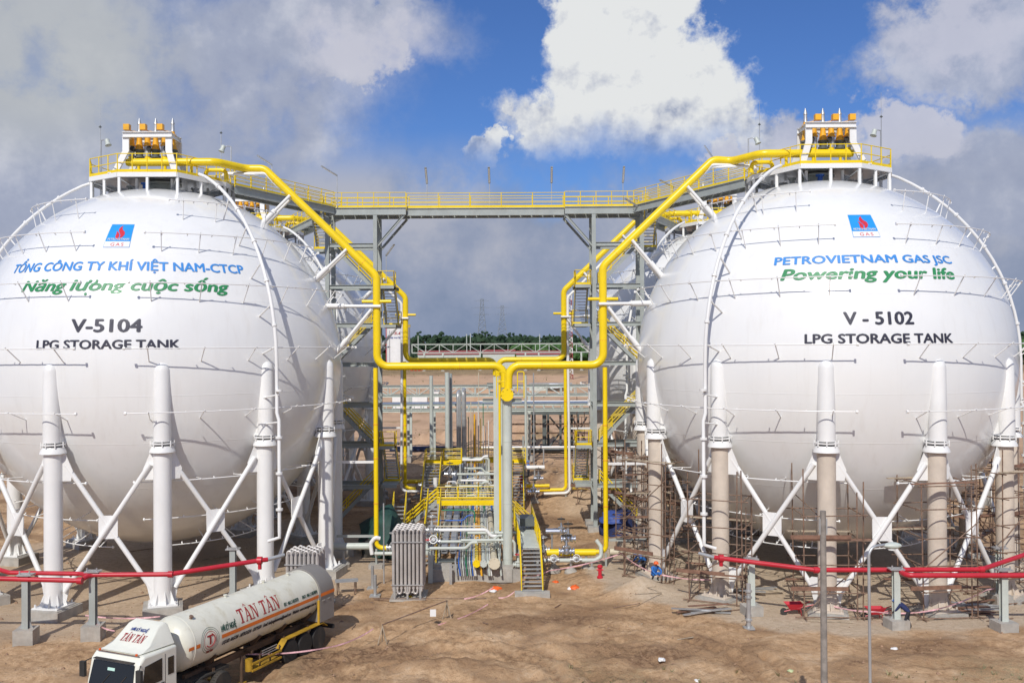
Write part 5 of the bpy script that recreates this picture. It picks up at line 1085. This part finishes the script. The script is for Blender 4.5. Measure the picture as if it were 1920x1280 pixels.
# ------------------------------------------------------------------ street lamp and bare pole near the camera
p = U(1543, 957, 30); t = thing('bare_pole', 'tall bare weathered pole in the right foreground', 'pole', (p.x, p.y, 0)); b = MB(); b.lathe([(.115, -.2), (.092, p.z)], (p.x, p.y, 0), n=16); b.build('shaft', mat('weathered_pole', (.27, .24, .21), .9, var=.2, dirt=.4, scale=4, bump=.3), t)
b = MB(); b.box((p.x, p.y, p.z - .5), (.26, .06, .5)); b.build('bracket', galv, t)
p = U(1629, 1060, 30); q = U(1660, 1022, 30.2); t = thing('street_lamp', 'street lamp with a curved arm in the right foreground', 'street lamp', (p.x, p.y, 0))
b = MB(); b.tube(bend([(p.x + .03, p.y, -.1), (p.x, p.y, q.z), (q.x, q.y, q.z + .02)], .35, 8), .048, 10); b.build('pole', galv, t)
b = MB(); b.lathe([(.04, 0), (.09, .08), (.15, .28), (.14, .42), (.07, .56), (.001, .6)], (q.x - .08, q.y, q.z), V((1, -.05, .0)), 16)
for i, v in enumerate(b.v): b.v[i] = (v[0], v[1], q.z + (v[2] - q.z) * .75)
b.build('lamp_head', lightgrey, t); rod('lens', (q.x + .2, q.y, q.z - .1), (q.x + .2, q.y, q.z - .14), .12, white, t)

# ------------------------------------------------------------------ barrier tape, debris
def ribbon(pts, label, wdt=.07, sag=.12, m_=tape):
    b = MB(); out = []
    for i in range(len(pts) - 1):
        a, q = V(pts[i]), V(pts[i + 1])
        for k in range(8): f = k / 8; v = a.lerp(q, f); v.z -= sag * 4 * f * (1 - f); out.append(v)
    out.append(V(pts[-1])); vs = []
    for k, v in enumerate(out): tw = .5 * math.sin(k * 1.3); vs += [v + V((0, math.sin(tw) * wdt / 2, math.cos(tw) * wdt / 2)), v - V((0, math.sin(tw) * wdt / 2, math.cos(tw) * wdt / 2)), v - V((0, math.sin(tw) * wdt / 2 + .004, math.cos(tw) * wdt / 2))]
    b.add(vs, [(3 * k + a_, 3 * k + (a_ + 1) % 3, 3 * k + 3 + (a_ + 1) % 3, 3 * k + 3 + a_) for k in range(len(out) - 1) for a_ in range(3)]); o = b.build('barrier_tape', m_); tag(o, label, 'barrier tape', 'strands of barrier tape')
g = lambda x, y, z=.0: G(x, y, z)
ribbon([G(976, 1081, .9), G(1030, 1069, .9), G(1165, 1037, 1.6), G(1225, 1073, 1.1), G(1330, 1086, .9), G(1372, 1092, .8)], 'pink tape from the front stairs across to the second beige column')
ribbon([G(160, 1153, .8), G(300, 1155, .8)], 'pink and white tape between the second red pipe post and the second white column')
ribbon([G(165, 1158, .9), G(215, 1182, .7)], 'pink tape running down from the second red pipe post behind the cab')
ribbon([G(1545, 1130, .9), G(1640, 1146, .9), G(1750, 1143, .9), G(1850, 1105, 1.2), G(1900, 1085, 1.3)], 'pink tape strung past the street lamp through the scaffolding')
ribbon([G(730, 1188, .1), G(830, 1168, .3), G(915, 1132, .5)], 'wide pink tape sagging along the earth bank'); ribbon([G(870, 1122, .3), G(925, 1100, .7)], 'pink tape end near the orange cloth left of the front stairs')
ribbon([G(700, 1178, .8), G(620, 1212, .6), G(455, 1225, .9)], 'pink tape running past the truck wheels')
ribbon([G(935, 1120, .2), G(965, 1108, .6)], 'short pink tape at the foot of the front stairs')
def trestle(px, py, label):
    c = Gt(px, py); t = thing('trestle', label, 'trestle', c, 'thin wooden trestles')
    for s in (-.22, .22): rod('leg', c + V((s, 0, 0)), c + V((-s * .1, .05, .95)), .025, plankm, t); rod('leg', c + V((s * .4, .45, 0)), c + V((-s * .1, .05, .95)), .025, plankm, t)
trestle(717, 1208, 'thin wooden trestle at the lower end of the slanting pole'); trestle(838, 1160, 'thin wooden trestle at the upper end of the slanting pole')
t = thing('slanting_pole', 'dark pole laid across two thin trestles', 'pole', G(780, 1160)); rod('pole', Gt(717, 1208, .95), Gt(838, 1160, .95), .03, rust, t); c = Gt(812, 1172, .45); beam('paper_sheet', c, c + V((0, .01, .35)), .3, .01, white, t)
def clump(x, y, r, m_, label, name='cloth_heap', cat='cloth', z=None, group=None, n=1, flat=.5, sd=0):
    p = Gt(x, y) if z is None else U(x, y, z); rnd = random.Random(int(x * 7 + y) + sd); import bmesh
    bm = bmesh.new(); bmesh.ops.create_icosphere(bm, subdivisions=3, radius=r)
    for v in bm.verts: v.co *= 1 + .55 * NZ.noise(v.co / r * 1.6 + V((x, y, 0))) + .2 * NZ.noise(v.co / r * 5 + V((y, x, 0))); v.co.z = max(v.co.z * flat, -.05)
    me = bpy.data.meshes.new(name); bm.to_mesh(me); bm.free(); me.materials.append(m_)
    for q in me.polygons: q.use_smooth = True
    place(name, me, Matrix.Translation(p + V((0, 0, .0 if z is None else 0))), None, label, cat, group)
clump(930, 1104, .32, orange, 'crumpled orange and white cloth left of the front stairs'); clump(925, 1108, .2, white, 'small white rag beside the orange cloth left of the front stairs'); clump(1078, 1101, .28, orange, 'crumpled orange cloth on the sand right of the front stairs'); clump(1070, 1103, .18, white, 'white rag touching the orange cloth right of the front stairs')
clump(1042, 1091, .2, orange, 'small orange cloth on the concrete foot right of the front stairs'); clump(768, 1119, .16, yellow, 'yellow helmet sized lump under the vaporizer', 'yellow_lump', 'helmet'); clump(1164, 1000, 1.5, dbluecl, 'big dark blue tarpaulin heap behind the right riser', 'tarpaulin_heap', 'tarpaulin', flat=1.0); clump(1150, 975, 1.1, mat('blue_sheet', (.04, .08, .3), .6), 'lighter blue sheet on top of the dark tarpaulin heap', 'tarpaulin_heap', 'tarpaulin', z=71, flat=.6)
tarpg = mat('dark_green_sheet', (.015, .055, .045), .7, var=.3); clump(728, 1032, 1.9, tarpg, 'dark green tarpaulin heap behind the left riser', 'tarpaulin_heap', 'tarpaulin', flat=1.3); clump(700, 1040, .9, blackm, 'black bundle left of the dark green tarpaulin', 'tarpaulin_heap', 'tarpaulin', flat=1.2)
clump(1307, 1275, .12, white, 'scrap of paper on the sand low on the right', 'litter', 'litter'); clump(1240, 1236, .16, white, 'white scrap on the sand left of the bare pole', 'litter', 'litter'); clump(1482, 1257, .12, mat('pale_green_scrap', (.5, .55, .3), .7), 'pale green scrap near the bare pole', 'litter', 'litter'); clump(1677, 1216, .16, white, 'white scrap below the street lamp', 'litter', 'litter')
rnd = random.Random(11)
sticks = [(1150, 1140, 1200, 1132), (1040, 1140, 1052, 1133), (700, 1122, 912, 1122), (702, 1125, 800, 1125), (905, 1168, 915, 1170), (1190, 1115, 1240, 1112), (1270, 1200, 1300, 1195), (660, 1180, 672, 1165), (1180, 1176, 1205, 1170), (1390, 1165, 1400, 1160), (1850, 1165, 1900, 1160), (1330, 1150, 1390, 1143), (1310, 1146, 1350, 1150), (1180, 1106, 1230, 1100), (380, 1050, 440, 1040), (240, 1035, 290, 1028), (640, 1135, 700, 1130), (1520, 1165, 1600, 1168), (1790, 1155, 1830, 1150)]
for i, (xa, ya, xb, yb) in enumerate(sticks):
    a, q = Gt(xa, ya, .04), Gt(xb, yb, .04); k = i in (2, 3)
    o = rod('loose_tube' if k else 'loose_stick', a, q, .025, rust if k else rnd.choice((plankm, rust)), None); tag(o, ('loose %s lying on the sand ' % ('steel tube' if k else 'stick')) + ['near the tip of the low mound', 'right of the front stairs', 'between vaporizer and front stairs', 'beside the longer tube', 'on the earth bank', 'left of the crouching worker', 'low between mound and posts', 'behind the truck', 'on the low mound', 'by the slim tube post', 'near the right edge', 'before the second beige column', 'left of the second beige column', 'in front of the leftmost near beige column', 'in the shade under the left tank', 'deep in the shade under the left tank', 'left of the vaporizer foot', 'before the third beige column', 'before the fourth beige column'][i], 'tube' if k else 'stick', 'loose sticks and tubes on the ground')
def barrow(px, py, label):
    c = Gt(px, py); t = thing('wheelbarrow', label, 'wheelbarrow', c, 'red wheelbarrows'); b = MB()
    b.add([c + V(q) for q in ((-.45, -.3, .62), (.45, -.3, .62), (.45, .3, .62), (-.45, .3, .62), (-.2, -.15, .3), (.3, -.15, .3), (.3, .15, .3), (-.2, .15, .3))], [(0, 1, 5, 4), (1, 2, 6, 5), (2, 3, 7, 6), (3, 0, 4, 7), (4, 5, 6, 7)]); b.build('tray', red, t)
    b = MB(); b.lathe([(.18, -.04), (.18, .04)], c + V((-.5, 0, .18)), V((0, 1, 0)), 16); b.build('wheel', blackm, t)
    for s in (-.22, .22): rod('handle', c + V((-.5, s * .3, .2)), c + V((.95, s * 1.3, .6)), .025, red, t); rod('prop', c + V((.3, s, .32)), c + V((.35, s, 0)), .02, red, t)
barrow(1640, 1161, 'red wheelbarrow behind the street lamp pole'); barrow(1488, 1152, 'faded red wheelbarrow left of the bare pole')
c = Gt(1125, 1083); t = thing('red_cabinet', 'small red hydrant box left of the right riser foot', 'hydrant', c); b = MB(); b.lathe([(.18, 0), (.18, .1), (.11, .14), (.11, .6), (.17, .64), (.17, .72), (.08, .8)], c, n=14); b.build('barrel', red, t)
for s in (-.25, .25): rod('outlet', c + V((0, 0, .5)), c + V((s * .8, 0, .5)), .06, red, t)
c = Gt(650, 1112); t = thing('work_table', 'small low grey metal table right of the truck', 'table', c)
b = MB(); b.box(c + V((0, 0, .75)), (1.3, .7, .05), rz=.2); b.build('table_top', galv, t)
for sx in (-.5, .5):
    for sy in (-.25, .25): rod('leg', c + V((sx, sy, 0)), c + V((sx, sy, .73)), .035, rust, t)
for i, (px_, py_) in enumerate(((1310, 1150), (1795, 1150), (1405, 1110), (1840, 1140))):
    c = Gt(px_, py_); t = thing('stack_of_planks', 'small pile of planks and tubes on the pad, %s' % ('left of the second beige column', 'right of the fourth beige column', 'behind the slim tube post', 'near the right edge')[i], 'planks', c, 'piles of planks'); rnd = random.Random(i)
    for j in range(7): a = c + V((rnd.uniform(-.8, .8), rnd.uniform(-.5, .5), .05 + j * .035)); beam('plank', a - V((1.1, rnd.uniform(-.6, .6), 0)), a + V((1.1, rnd.uniform(-.6, .6), 0)), .2, .04, rnd.choice((plankm, plank2, galv)), t)
# ------------------------------------------------------------------ plant and country beyond the tanks
def X(px, Y): return (px - 960) / FPX * Y
def Zp(py, Y, px=960): return CZ - (py - (652 + .0055 * (960 - px))) / FPX * Y
def bridge(Y, x0, x1, zb, zt, posts, label, m_=lightgrey, group='far pipe bridges', diag=True, base=0):
    t = thing('pipe_bridge', label, 'pipe bridge', (X((x0 + x1) / 2, Y), Y, 0), group); a, b_ = X(x0, Y), X(x1, Y); w_ = max(.18, Y * .0009)
    for dy in (0, 3):
        for z in (zb, zt): ibeam('chord', (a, Y + dy, z), (b_, Y + dy, z), w_ * 1.2, w_ * 1.4, m_, t)
        n = max(2, round((b_ - a) / ((zt - zb) * 1.6)))
        for i in range(n + 1):
            x = a + (b_ - a) * i / n; rod('web_post', (x, Y + dy, zb), (x, Y + dy, zt), w_ * .35, m_, t)
            if diag and i < n: x2 = a + (b_ - a) * (i + 1) / n; rod('web_diagonal', (x, Y + dy, zb if i % 2 else zt), (x2, Y + dy, zt if i % 2 else zb), w_ * .3, m_, t)
    for p in posts:
        x = X(p, Y)
        for dy in (0, 3): ibeam('bridge_post', (x, Y + dy, base), (x, Y + dy, zb), w_ * 1.6, w_ * 1.6, m_, t)
        b = MB(); b.box((x, Y, .3), (w_ * 4, 1.2, .8)); b.build('footing', concrete, t)
    return t
bridge(117, 700, 1215, Zp(744, 117), Zp(727, 117), (765, 808, 840, 992), 'pale steel pipe bridge behind the rear tanks, nearest of the far bridges')
bridge(112, 700, 1215, Zp(772, 112), Zp(761, 112), (810, 838, 986), 'lower pale steel beam bridge carrying a dark blue pipe', diag=False)
t = thing('carried_pipe', 'dark blue pipe lying on the lower pale bridge', 'pipe', (0, 112.6, 7)); pipe('pipe_run', [(X(700, 112), 112.6, Zp(759, 112)), (X(1215, 112), 112.6, Zp(759, 112))], .22, mat('slate_blue_pipe', (.10, .14, .22), .5), t)
t = thing('carried_pipe', 'bright white pipe along the far bridge right of the round grey column', 'pipe', (6, 116, 7.8)); pipe('pipe_run', [(X(895, 116), 116, Zp(756, 116)), (X(1200, 116), 116, Zp(756, 116))], .17, white, t)
bridge(550, 772, 1210, Zp(663, 550), Zp(647, 550), (795, 830, 900, 985, 1010, 1090, 1150), 'long grey lattice pipe bridge near the horizon')
# tall grey posts of the manifold
for i, (px_, yt, yb, Y, r) in enumerate([(808, 706, 862, 106, .2), (838, 700, 846, 108, .26), (845, 702, 846, 109, .16), (862, 735, 868, 96, .12), (870, 733, 868, 96, .14), (889, 778, 862, 97, .09), (897, 700, 862, 99, .04), (915, 790, 858, 98, .05), (905, 800, 858, 98, .05), (942, 735, 960, 76, .09), (980, 820, 842, 105, .1), (1000, 702, 880, 104, .07), (985, 706, 850, 105, .14)]):
    t = thing('manifold_riser', 'upright pipe rising beyond the near crossover, %s' % ('far left with a footing', 'thick pale pair, left one', 'thick pale pair, right one', 'left of two silver tubes', 'right of two silver tubes', 'amber one', 'thin cream one', 'thin white one', 'second thin white one', 'close behind the grey column', 'short one right of the column', 'thin one right of the column', 'pale one right of the column')[i], 'pipe', (X(px_, Y), Y, 0), 'upright pipes of the manifold')
    rod('riser', (X(px_, Y), Y, 0), (X(px_, Y), Y, Zp(yt, Y)), r, (lightgrey, lightgrey, grey, galv, galv, amber, cream, white, white, galv, grey, galv, lightgrey)[i], t)
    b = MB(); b.box((X(px_, Y), Y, .4), (r * 4, r * 4, .9)); b.build('footing', concrete, t)
t = thing('expansion_loop', 'pair of bright rounded pipe tops beside the pale far posts', 'pipe', (X(862, 100), 100, 8)); pipe('loop', [(X(858, 96), 96, 3), (X(858, 96), 96, Zp(737, 96)), (X(858, 96), 98.5, Zp(737, 96)), (X(858, 96), 98.5, 3)], .17, galv, t, rb=.6); pipe('loop', [(X(868, 96), 96, 3), (X(868, 96), 96, Zp(733, 96)), (X(868, 96), 98.5, Zp(733, 96)), (X(868, 96), 98.5, 3)], .17, galv, t, rb=.6)
rnd = random.Random(3)
for i in range(9):
    px_ = 873 + i * 4.6; Y = 97 + rnd.uniform(-1, 3); t = thing('instrument_tube', 'thin upright tube beyond the near crossover, number %s of a row from the left' % ('one', 'two', 'three', 'four', 'five', 'six', 'seven', 'eight', 'nine')[i], 'tube', (X(px_, Y), Y, 0), 'thin upright tubes of the manifold')
    rod('tube', (X(px_, Y), Y, 1), (X(px_, Y), Y, Zp(rnd.uniform(755, 815), Y)), .045, rnd.choice((yellow, white, galv, cream, greenv)), t)
# dark steel frames on the right
t = thing('steel_frame', 'dark braced steel frame beyond the rear right yellow riser', 'steel frame', (X(1040, 125), 125, 0)); zt = Zp(775, 125)
for p in (1000, 1020, 1028, 1050, 1072, 1085): ibeam('frame_post', (X(p, 125), 125 + (p % 3), 0), (X(p, 125), 125 + (p % 3), zt), .3 if p % 20 else .55, .3, darkgrey, t)
for z in (zt, zt - 1.6, zt - 2.8): ibeam('frame_beam', (X(925, 125), 125, z), (X(1125, 125), 125, z), .2, .22 if z < zt else .7, rust if z < zt else darkgrey, t)
for a, c in (((1030, 840), (1072, 785)), ((1030, 785), (1072, 835)), ((1072, 785), (1100, 835)), ((1100, 785), (1072, 835))): rod('cross_brace', (X(a[0], 125), 125.5, Zp(a[1], 125)), (X(c[0], 125), 125.5, Zp(c[1], 125)), .12, darkgrey, t)
t = thing('steel_frame', 'rusty scaffold frame beyond the rear right yellow riser', 'steel frame', (X(1090, 118), 118, 0)); rnd = random.Random(8)
for i in range(9): x = X(1062 + i * 7, 118); rod('tube', (x, 118 + i % 2 * 2, 0), (x, 118 + i % 2 * 2, rnd.uniform(5, 9)), .05, rust, t)
for i in range(7): rod('tube', (X(1050, 118), 117.9, 1 + i * 1.1), (X(1130, 118), 117.9, 1 + i * 1.1), .04, rust, t)
t = thing('low_pipeline', 'long low dark blue pipeline across the sand behind the rear tanks', 'pipeline', (X(800, 122), 122, 1.5)); pipe('pipe_run', [(X(730, 122), 122, Zp(843, 122)), (X(862, 122), 122, Zp(843, 122))], .36, mat('dark_blue_pipe', (.02, .03, .085), .5), t)
t = thing('low_pipeline', 'dark grey pipeline behind the white one right of the grey column', 'pipeline', (X(1020, 124), 124, 1.5)); pipe('pipe_run', [(X(950, 124), 124, Zp(846, 124)), (X(1110, 124), 124, Zp(846, 124))], .4, darkgrey, t)
t = thing('low_pipeline', 'low bright white pipeline right of the round grey column', 'pipeline', (X(1020, 108), 108, 3)); pipe('pipe_run', [(X(900, 108), 108, Zp(841, 108)), (X(1090, 108), 108, Zp(841, 108))], .14, white, t)
for p in (905, 960, 1018, 1075): rod('prop', (X(p, 108), 108, 0), (X(p, 108), 108, Zp(843, 108)), .08, galv, t)
# site cabins and sheds
def cabin(x0, x1, yt, yb, Y, m_, label, win=2, name='site_cabin', cat='cabin'):
    a, c = X(x0, Y), X(x1, Y); z0, z1 = max(0, Zp(yb, Y)), Zp(yt, Y); z0 = 0
    t = thing(name, label, cat, ((a + c) / 2, Y, 0)); b = MB(); b.box(((a + c) / 2, Y + 1.5, (z0 + z1) / 2), (c - a, 3, z1 - z0)); b.build('wall', m_, t)
    b = MB(); b.box(((a + c) / 2, Y + 1.5, z1 + .06), (c - a + .3, 3.3, .12)); b.build('roof', galv, t)
    for i in range(win): x = a + (c - a) * (i + .7) / (win + .4); b = MB(); b.box((x, Y - .01, z1 - (z1 - z0) * .4), (.9, .04, (z1 - z0) * .28)); b.build('window', glass, t)
cabin(735, 800, 742, 770, 213, white, 'long white site cabin behind the pale pipe bridge on the left', 0); cabin(812, 822, 735, 770, 215, white, 'narrow white site cabin between pale posts', 0)
cabin(992, 1072, 722, 735, 300, lightgrey, 'long low grey building behind the pipe bridge on the right', 3, 'low_building', 'building'); cabin(800, 865, 676, 690, 640, lightgrey, 'grey shed beyond the front yellow crossing pipe', 3, 'shed', 'shed')
redroof = mat('red_roof', (.30, .07, .07), .7, var=.2)
for i, (x0, x1, yt) in enumerate(((784, 900, 659), (905, 965, 658), (968, 1050, 660))):
    Y = 600; a, c = X(x0, Y), X(x1, Y); z = Zp(yt, Y); t = thing('red_roofed_shed', 'far red roofed shed under the lattice bridge, %s' % ('leftmost', 'middle', 'rightmost')[i], 'shed', ((a + c) / 2, Y, 0), 'red roofed sheds')
    b = MB(); b.box(((a + c) / 2, Y + 6, (z - 2.5) / 2), (c - a, 12, z - 2.5)); b.build('wall', lightgrey, t); b = MB(); b.prism([(a - .5, Y - .5, z - 2.5), (a - .5, Y + 6, z), (a - .5, Y + 12.5, z - 2.5)], (c - a + 1, 0, 0)); b.build('roof', redroof, t)
for i, (x0, x1, y) in enumerate(((715, 745, 742), (745, 800, 737), (1020, 1062, 722))):
    clump((x0 + x1) / 2, y + 4, 3.0, white, 'white sheeted heap behind the pale pipe bridge, %s' % ('leftmost', 'second', 'on the right')[i], 'sheeted_heap', 'heap', z=300, flat=.35)
# fire water tank with its name
Y = 600; tx0, tx1 = X(724, Y), X(769, Y); r = (tx1 - tx0) / 2; cx = (tx0 + tx1) / 2; zt = Zp(615, Y)
t = thing('water_tank', 'white cylindrical fire water tank near the horizon on the left', 'water tank', (cx, Y, 0)); b = MB(); b.lathe([(r, 0), (r, zt), (r * .5, zt + 1.2), (.01, zt + 1.5)], (cx, Y, 0), n=48); b.build('shell', white, t)
pts = [(cx + r * 1.01 * math.cos(a), Y + r * 1.01 * math.sin(a), zt) for a in [2 * pi * k / 16 for k in range(16)]]; railing(t, pts, 1.6, 8, yellow, closed=True, toe=False, r=.12)
def on_cyl(body, px0, px1, py, cap, m_):
    vs, fs = text_mesh(body, .03); b = MB(); out = []
    for x, y, k in vs: xx = X(px0 + (px1 - px0) * x, Y - r); dx = max(-1, min(1, (xx - cx) / r)); out.append((cx + dx * (r + .1), Y - math.sqrt(max(0, 1 - dx * dx)) * (r + .1 + k * 8), Zp(py, Y - r) + y * cap))
    b.add(out, fs); b.build('lettering', m_, t, smooth=False)
on_cyl('TK-4202', 737, 760, 629, 2.0, maroon); on_cyl('FIRE WATER TANK', 730, 765, 636, 1.1, dblue)
pipe('standpipe', [(X(725, 590), 588, 30), (X(725, 590), 588, 1.5), (X(768, 590), 588, 1.5)], .25, red, t, rb=2); 
for i in range(4): b = MB(); x = X(772 + i * 7, 560); b.box((x, 560, 1.2), (1.6, 1.6, 2.4)); b.build('pump_box', red, t)
# lattice masts
def mast(px_, yt, Y, w0, w1, mats, label, arms=(), n=12, name='power_pylon', cat='pylon', group=None, r=.16, z0=0):
    x = X(px_, Y); zt = Zp(yt, Y); t = thing(name, label, cat, (x, Y, 0), group)
    def C(i, k): f = i / n; h = w0 + (w1 - w0) * min(1, f * 1.15); return V((x + (h if k in (0, 1) else -h) / 2, Y + (h if k in (0, 3) else -h) / 2, z0 + (zt - z0) * f))
    for i in range(n):
        m_ = mats[(i * len(mats) // n) if len(mats) > 2 else i % len(mats)]; b = MB()
        for k in range(4):
            b.tube([C(i, k), C(i + 1, k)], r, 4); b.tube([C(i, k), C(i + 1, (k + 1) % 4)], r * .6, 4); b.tube([C(i, (k + 1) % 4), C(i + 1, k)], r * .6, 4); b.tube([C(i + 1, k), C(i + 1, (k + 1) % 4)], r * .6, 4)
        b.build('lattice_section', m_, t)
    for f, L_ in arms:
        z = zt * f; b = MB(); 
        for s in (-1, 1): b.tube([(x, Y, z + 1.2), (x + s * L_, Y, z), (x, Y, z - .3)], r * .7, 4)
        b.build('cross_arm', mats[0], t)
pg = mat('pylon_steel', (.30, .33, .36), .6)
mast(904, 563, 900, 13, 3, [pg], 'taller lattice power pylon on the horizon, left of the pair', ((.97, 8), (.86, 10), (.75, 9)), group='lattice power pylons', r=.22)
mast(942, 575, 860, 16, 2.5, [pg], 'wider footed lattice power pylon on the horizon, right of the pair', ((.96, 7), (.84, 8)), group='lattice power pylons', r=.2)
mast(1068, 556, 400, 2.6, 1.9, [redroof, white], 'red and white lattice mast behind the rear right yellow riser', n=16, name='lattice_mast', cat='mast', r=.12)
for i, (px_, yt) in enumerate(((784, 631), (875, 628), (882, 627), (1012, 629))): x = X(px_, 640); t = thing('utility_pole', 'thin pale pole in front of the far wood, %s from the left' % ('first', 'second', 'third', 'fourth')[i], 'pole', (x, 640, 0), 'thin poles before the wood'); rod('pole', (x, 640, 0), (x, 640, Zp(yt, 640)), .3, lightgrey, t)
# the far wood
def leafmat(name, c0, c1):
    m = bpy.data.materials.new(name); m.use_nodes = True; t = NT(m.node_tree); p = t.new('ShaderNodeBsdfPrincipled'); o = t.new('ShaderNodeOutputMaterial'); t.l.new(p.outputs[0], o.inputs[0])
    pos = t.new('ShaderNodeNewGeometry').outputs['Position']; t.put(p, 'Base Color', t.ramp(t.noise(pos, .09, 6, .7).outputs[0], [(.35, c0), (.65, c1)])); p.inputs['Roughness'].default_value = .9; p.inputs['Specular IOR Level'].default_value = .1; return m
woods = [leafmat('dark_foliage', (.025, .05, .03), (.045, .075, .04)), leafmat('green_foliage', (.05, .11, .035), (.085, .155, .055))]
def wood(name, x0, x1, y0, y1, n, hf, mi, label, sz=(3.0, 5.5), seed=1):
    rnd = random.Random(seed); vs, fs = [], []
    ico = [(0, 0, 1)] + [(.894 * math.cos(2 * pi * k / 5), .894 * math.sin(2 * pi * k / 5), .447) for k in range(5)] + [(.894 * math.cos(2 * pi * (k + .5) / 5), .894 * math.sin(2 * pi * (k + .5) / 5), -.447) for k in range(5)]
    tri = [(0, 1 + k, 1 + (k + 1) % 5) for k in range(5)] + [(1 + k, 6 + k, 1 + (k + 1) % 5) for k in range(5)] + [(1 + (k + 1) % 5, 6 + k, 6 + (k + 1) % 5) for k in range(5)]
    for i in range(n):
        y = rnd.uniform(y0, y1); x = rnd.uniform(x0, x1) * (y / y0); h = hf(x, y, rnd)
        for q in range(9):
            a, s = rnd.uniform(0, 6.28), rnd.uniform(*sz) * .5; rr = rnd.uniform(0, 3.4); cx_, cy_, cz_ = x + rr * math.cos(a), y + rr * math.sin(a), h * (1 - (rr / 4.5) ** 2 * .4) * rnd.uniform(.45, 1.0) if q else h; o = len(vs)
            vs += [(cx_ + px * s * rnd.uniform(.6, 1.4), cy_ + py * s * rnd.uniform(.6, 1.4), cz_ + pz * s * rnd.uniform(.6, 1.3)) for px, py, pz in ico]; fs += [tuple(o + j for j in f) for f in tri]
        o = len(vs); vs += [(x - .3, y, 0), (x + .3, y, 0), (x + .15, y, h), (x - .15, y, h)]; fs.append((o, o + 1, o + 2, o + 3))
    me = bpy.data.meshes.new(name); me.from_pydata(vs, [], fs); me.materials.append(woods[mi]); place(name, me, Matrix.Identity(4), None, label, 'trees', None, 'stuff')
hh = lambda base, v: (lambda x, y, rnd: base + v * NZ.noise((x * .012, y * .02, 3)) + rnd.uniform(-1.5, 1.5) + (4 if rnd.random() < .02 else 0))
wood('far_wood', -560, 700, 700, 900, 2300, hh(19.5, 5), 0, 'dark green far wood along the horizon')
wood('near_plantation', 0, 520, 640, 720, 1500, hh(13.5, 1.5), 1, 'lighter green plantation on the right of the horizon', seed=2)
wood('bush_strip', -520, 0, 655, 690, 420, hh(9, 5), 0, 'low dark bushes in front of the far wood', seed=3)
def lone_tree(px_, yt, Y, label, spread=5):
    x = X(px_, Y); h = Zp(yt, Y); t = thing('tree', label, 'tree', (x, Y, 0), 'taller trees on the horizon'); rod('trunk', (x, Y, 0), (x, Y, h * .8), .4, rust, t); rnd = random.Random(int(px_)); b = MB()
    for i in range(46): a, rr = rnd.uniform(0, 6.28), rnd.uniform(0, 1) ** .6 * spread; c = V((x + rr * math.cos(a), Y + rr * math.sin(a), h * rnd.uniform(.58, .97) - (rr / spread) ** 2 * 3)); s = rnd.uniform(.7, 1.6); b.lathe([(.01, -s * .8), (s, -.1), (s * .8, s * .4), (.01, s * .8)], c, V((rnd.uniform(-1, 1), rnd.uniform(-1, 1), 1)), 6)
    b.build('crown', woods[0], t, smooth=False)
for i, (p, y_) in enumerate(((794, 621), (806, 625), (893, 624), (906, 622), (918, 624), (848, 628), (957, 624), (1030, 628), (978, 627), (832, 626))): lone_tree(p, y_, 780, 'taller round tree on the horizon, %s' % ('left end of the gap', 'second from the left end', 'left of the pylon clump', 'middle of the pylon clump', 'right of the pylon clump', 'small one left of centre', 'right of the wider pylon', 'near the right end of the gap', 'just right of the pylons', 'third from the left end')[i], 7)
# tufts and bits of scrub on the cleared land
rnd = random.Random(21); vs, fs = [], []
for i in range(1500):
    y = 16 / rnd.uniform(.02, .14) if i % 3 else rnd.uniform(26, 40); x = rnd.uniform(-.55, .55) * y
    if math.hypot(x - CR.x, y - CR.y) < 15 or math.hypot(x - CL.x, y - CL.y) < 15 or (i % 3 == 0 and x < 2): continue
    z = gz(x, y); s = rnd.uniform(.05, .13) * (1 + y / 120)
    for k in range(4): a = rnd.uniform(0, 6.28); o = len(vs); vs += [(x - .04 * s * 10 * math.sin(a), y - .3 * s * math.cos(a), z - .02), (x + .04 * s * 10 * math.sin(a), y + .3 * s * math.cos(a), z - .02), (x + s * math.cos(a), y + s * math.sin(a), z + s * 1.3)]; fs.append((o, o + 1, o + 2))
me = bpy.data.meshes.new('grass_tufts'); me.from_pydata(vs, [], fs); me.materials.append(mat('dry_grass', (.25, .22, .12), .9, var=.3)); place('grass_tufts', me, Matrix.Identity(4), None, 'scattered dry grass tufts on the sand', 'grass', None, 'stuff')
# clods and stones on the churned soil
rnd = random.Random(22); vs, fs = [], []
for i in range(5200):
    y = rnd.uniform(27, 56) if i % 4 else rnd.uniform(56, 100); x = rnd.uniform(-.6, .6) * y
    dr = math.hypot(x - CR.x, y - CR.y)
    if dr < 14 and rnd.random() < .85: continue
    z = gz(x, y); s = rnd.uniform(.015, .05) * (2.2 if rnd.random() < .06 else 1); o = len(vs)
    vs += [(x - s, y - s * .8, z), (x + s, y - s * .6, z), (x + s * .7, y + s, z), (x - s * .8, y + s * .7, z), (x + rnd.uniform(-.4, .4) * s, y, z + s * rnd.uniform(.7, 1.3))]; fs += [(o, o + 1, o + 4), (o + 1, o + 2, o + 4), (o + 2, o + 3, o + 4), (o + 3, o, o + 4)]
me = bpy.data.meshes.new('soil_clods'); me.from_pydata(vs, [], fs); me.materials.append(mat('soil_clod', (.30, .19, .12), .95, var=.35, scale=6)); place('soil_clods', me, Matrix.Identity(4), None, 'small clods and stones scattered on the sand', 'clods', None, 'stuff')
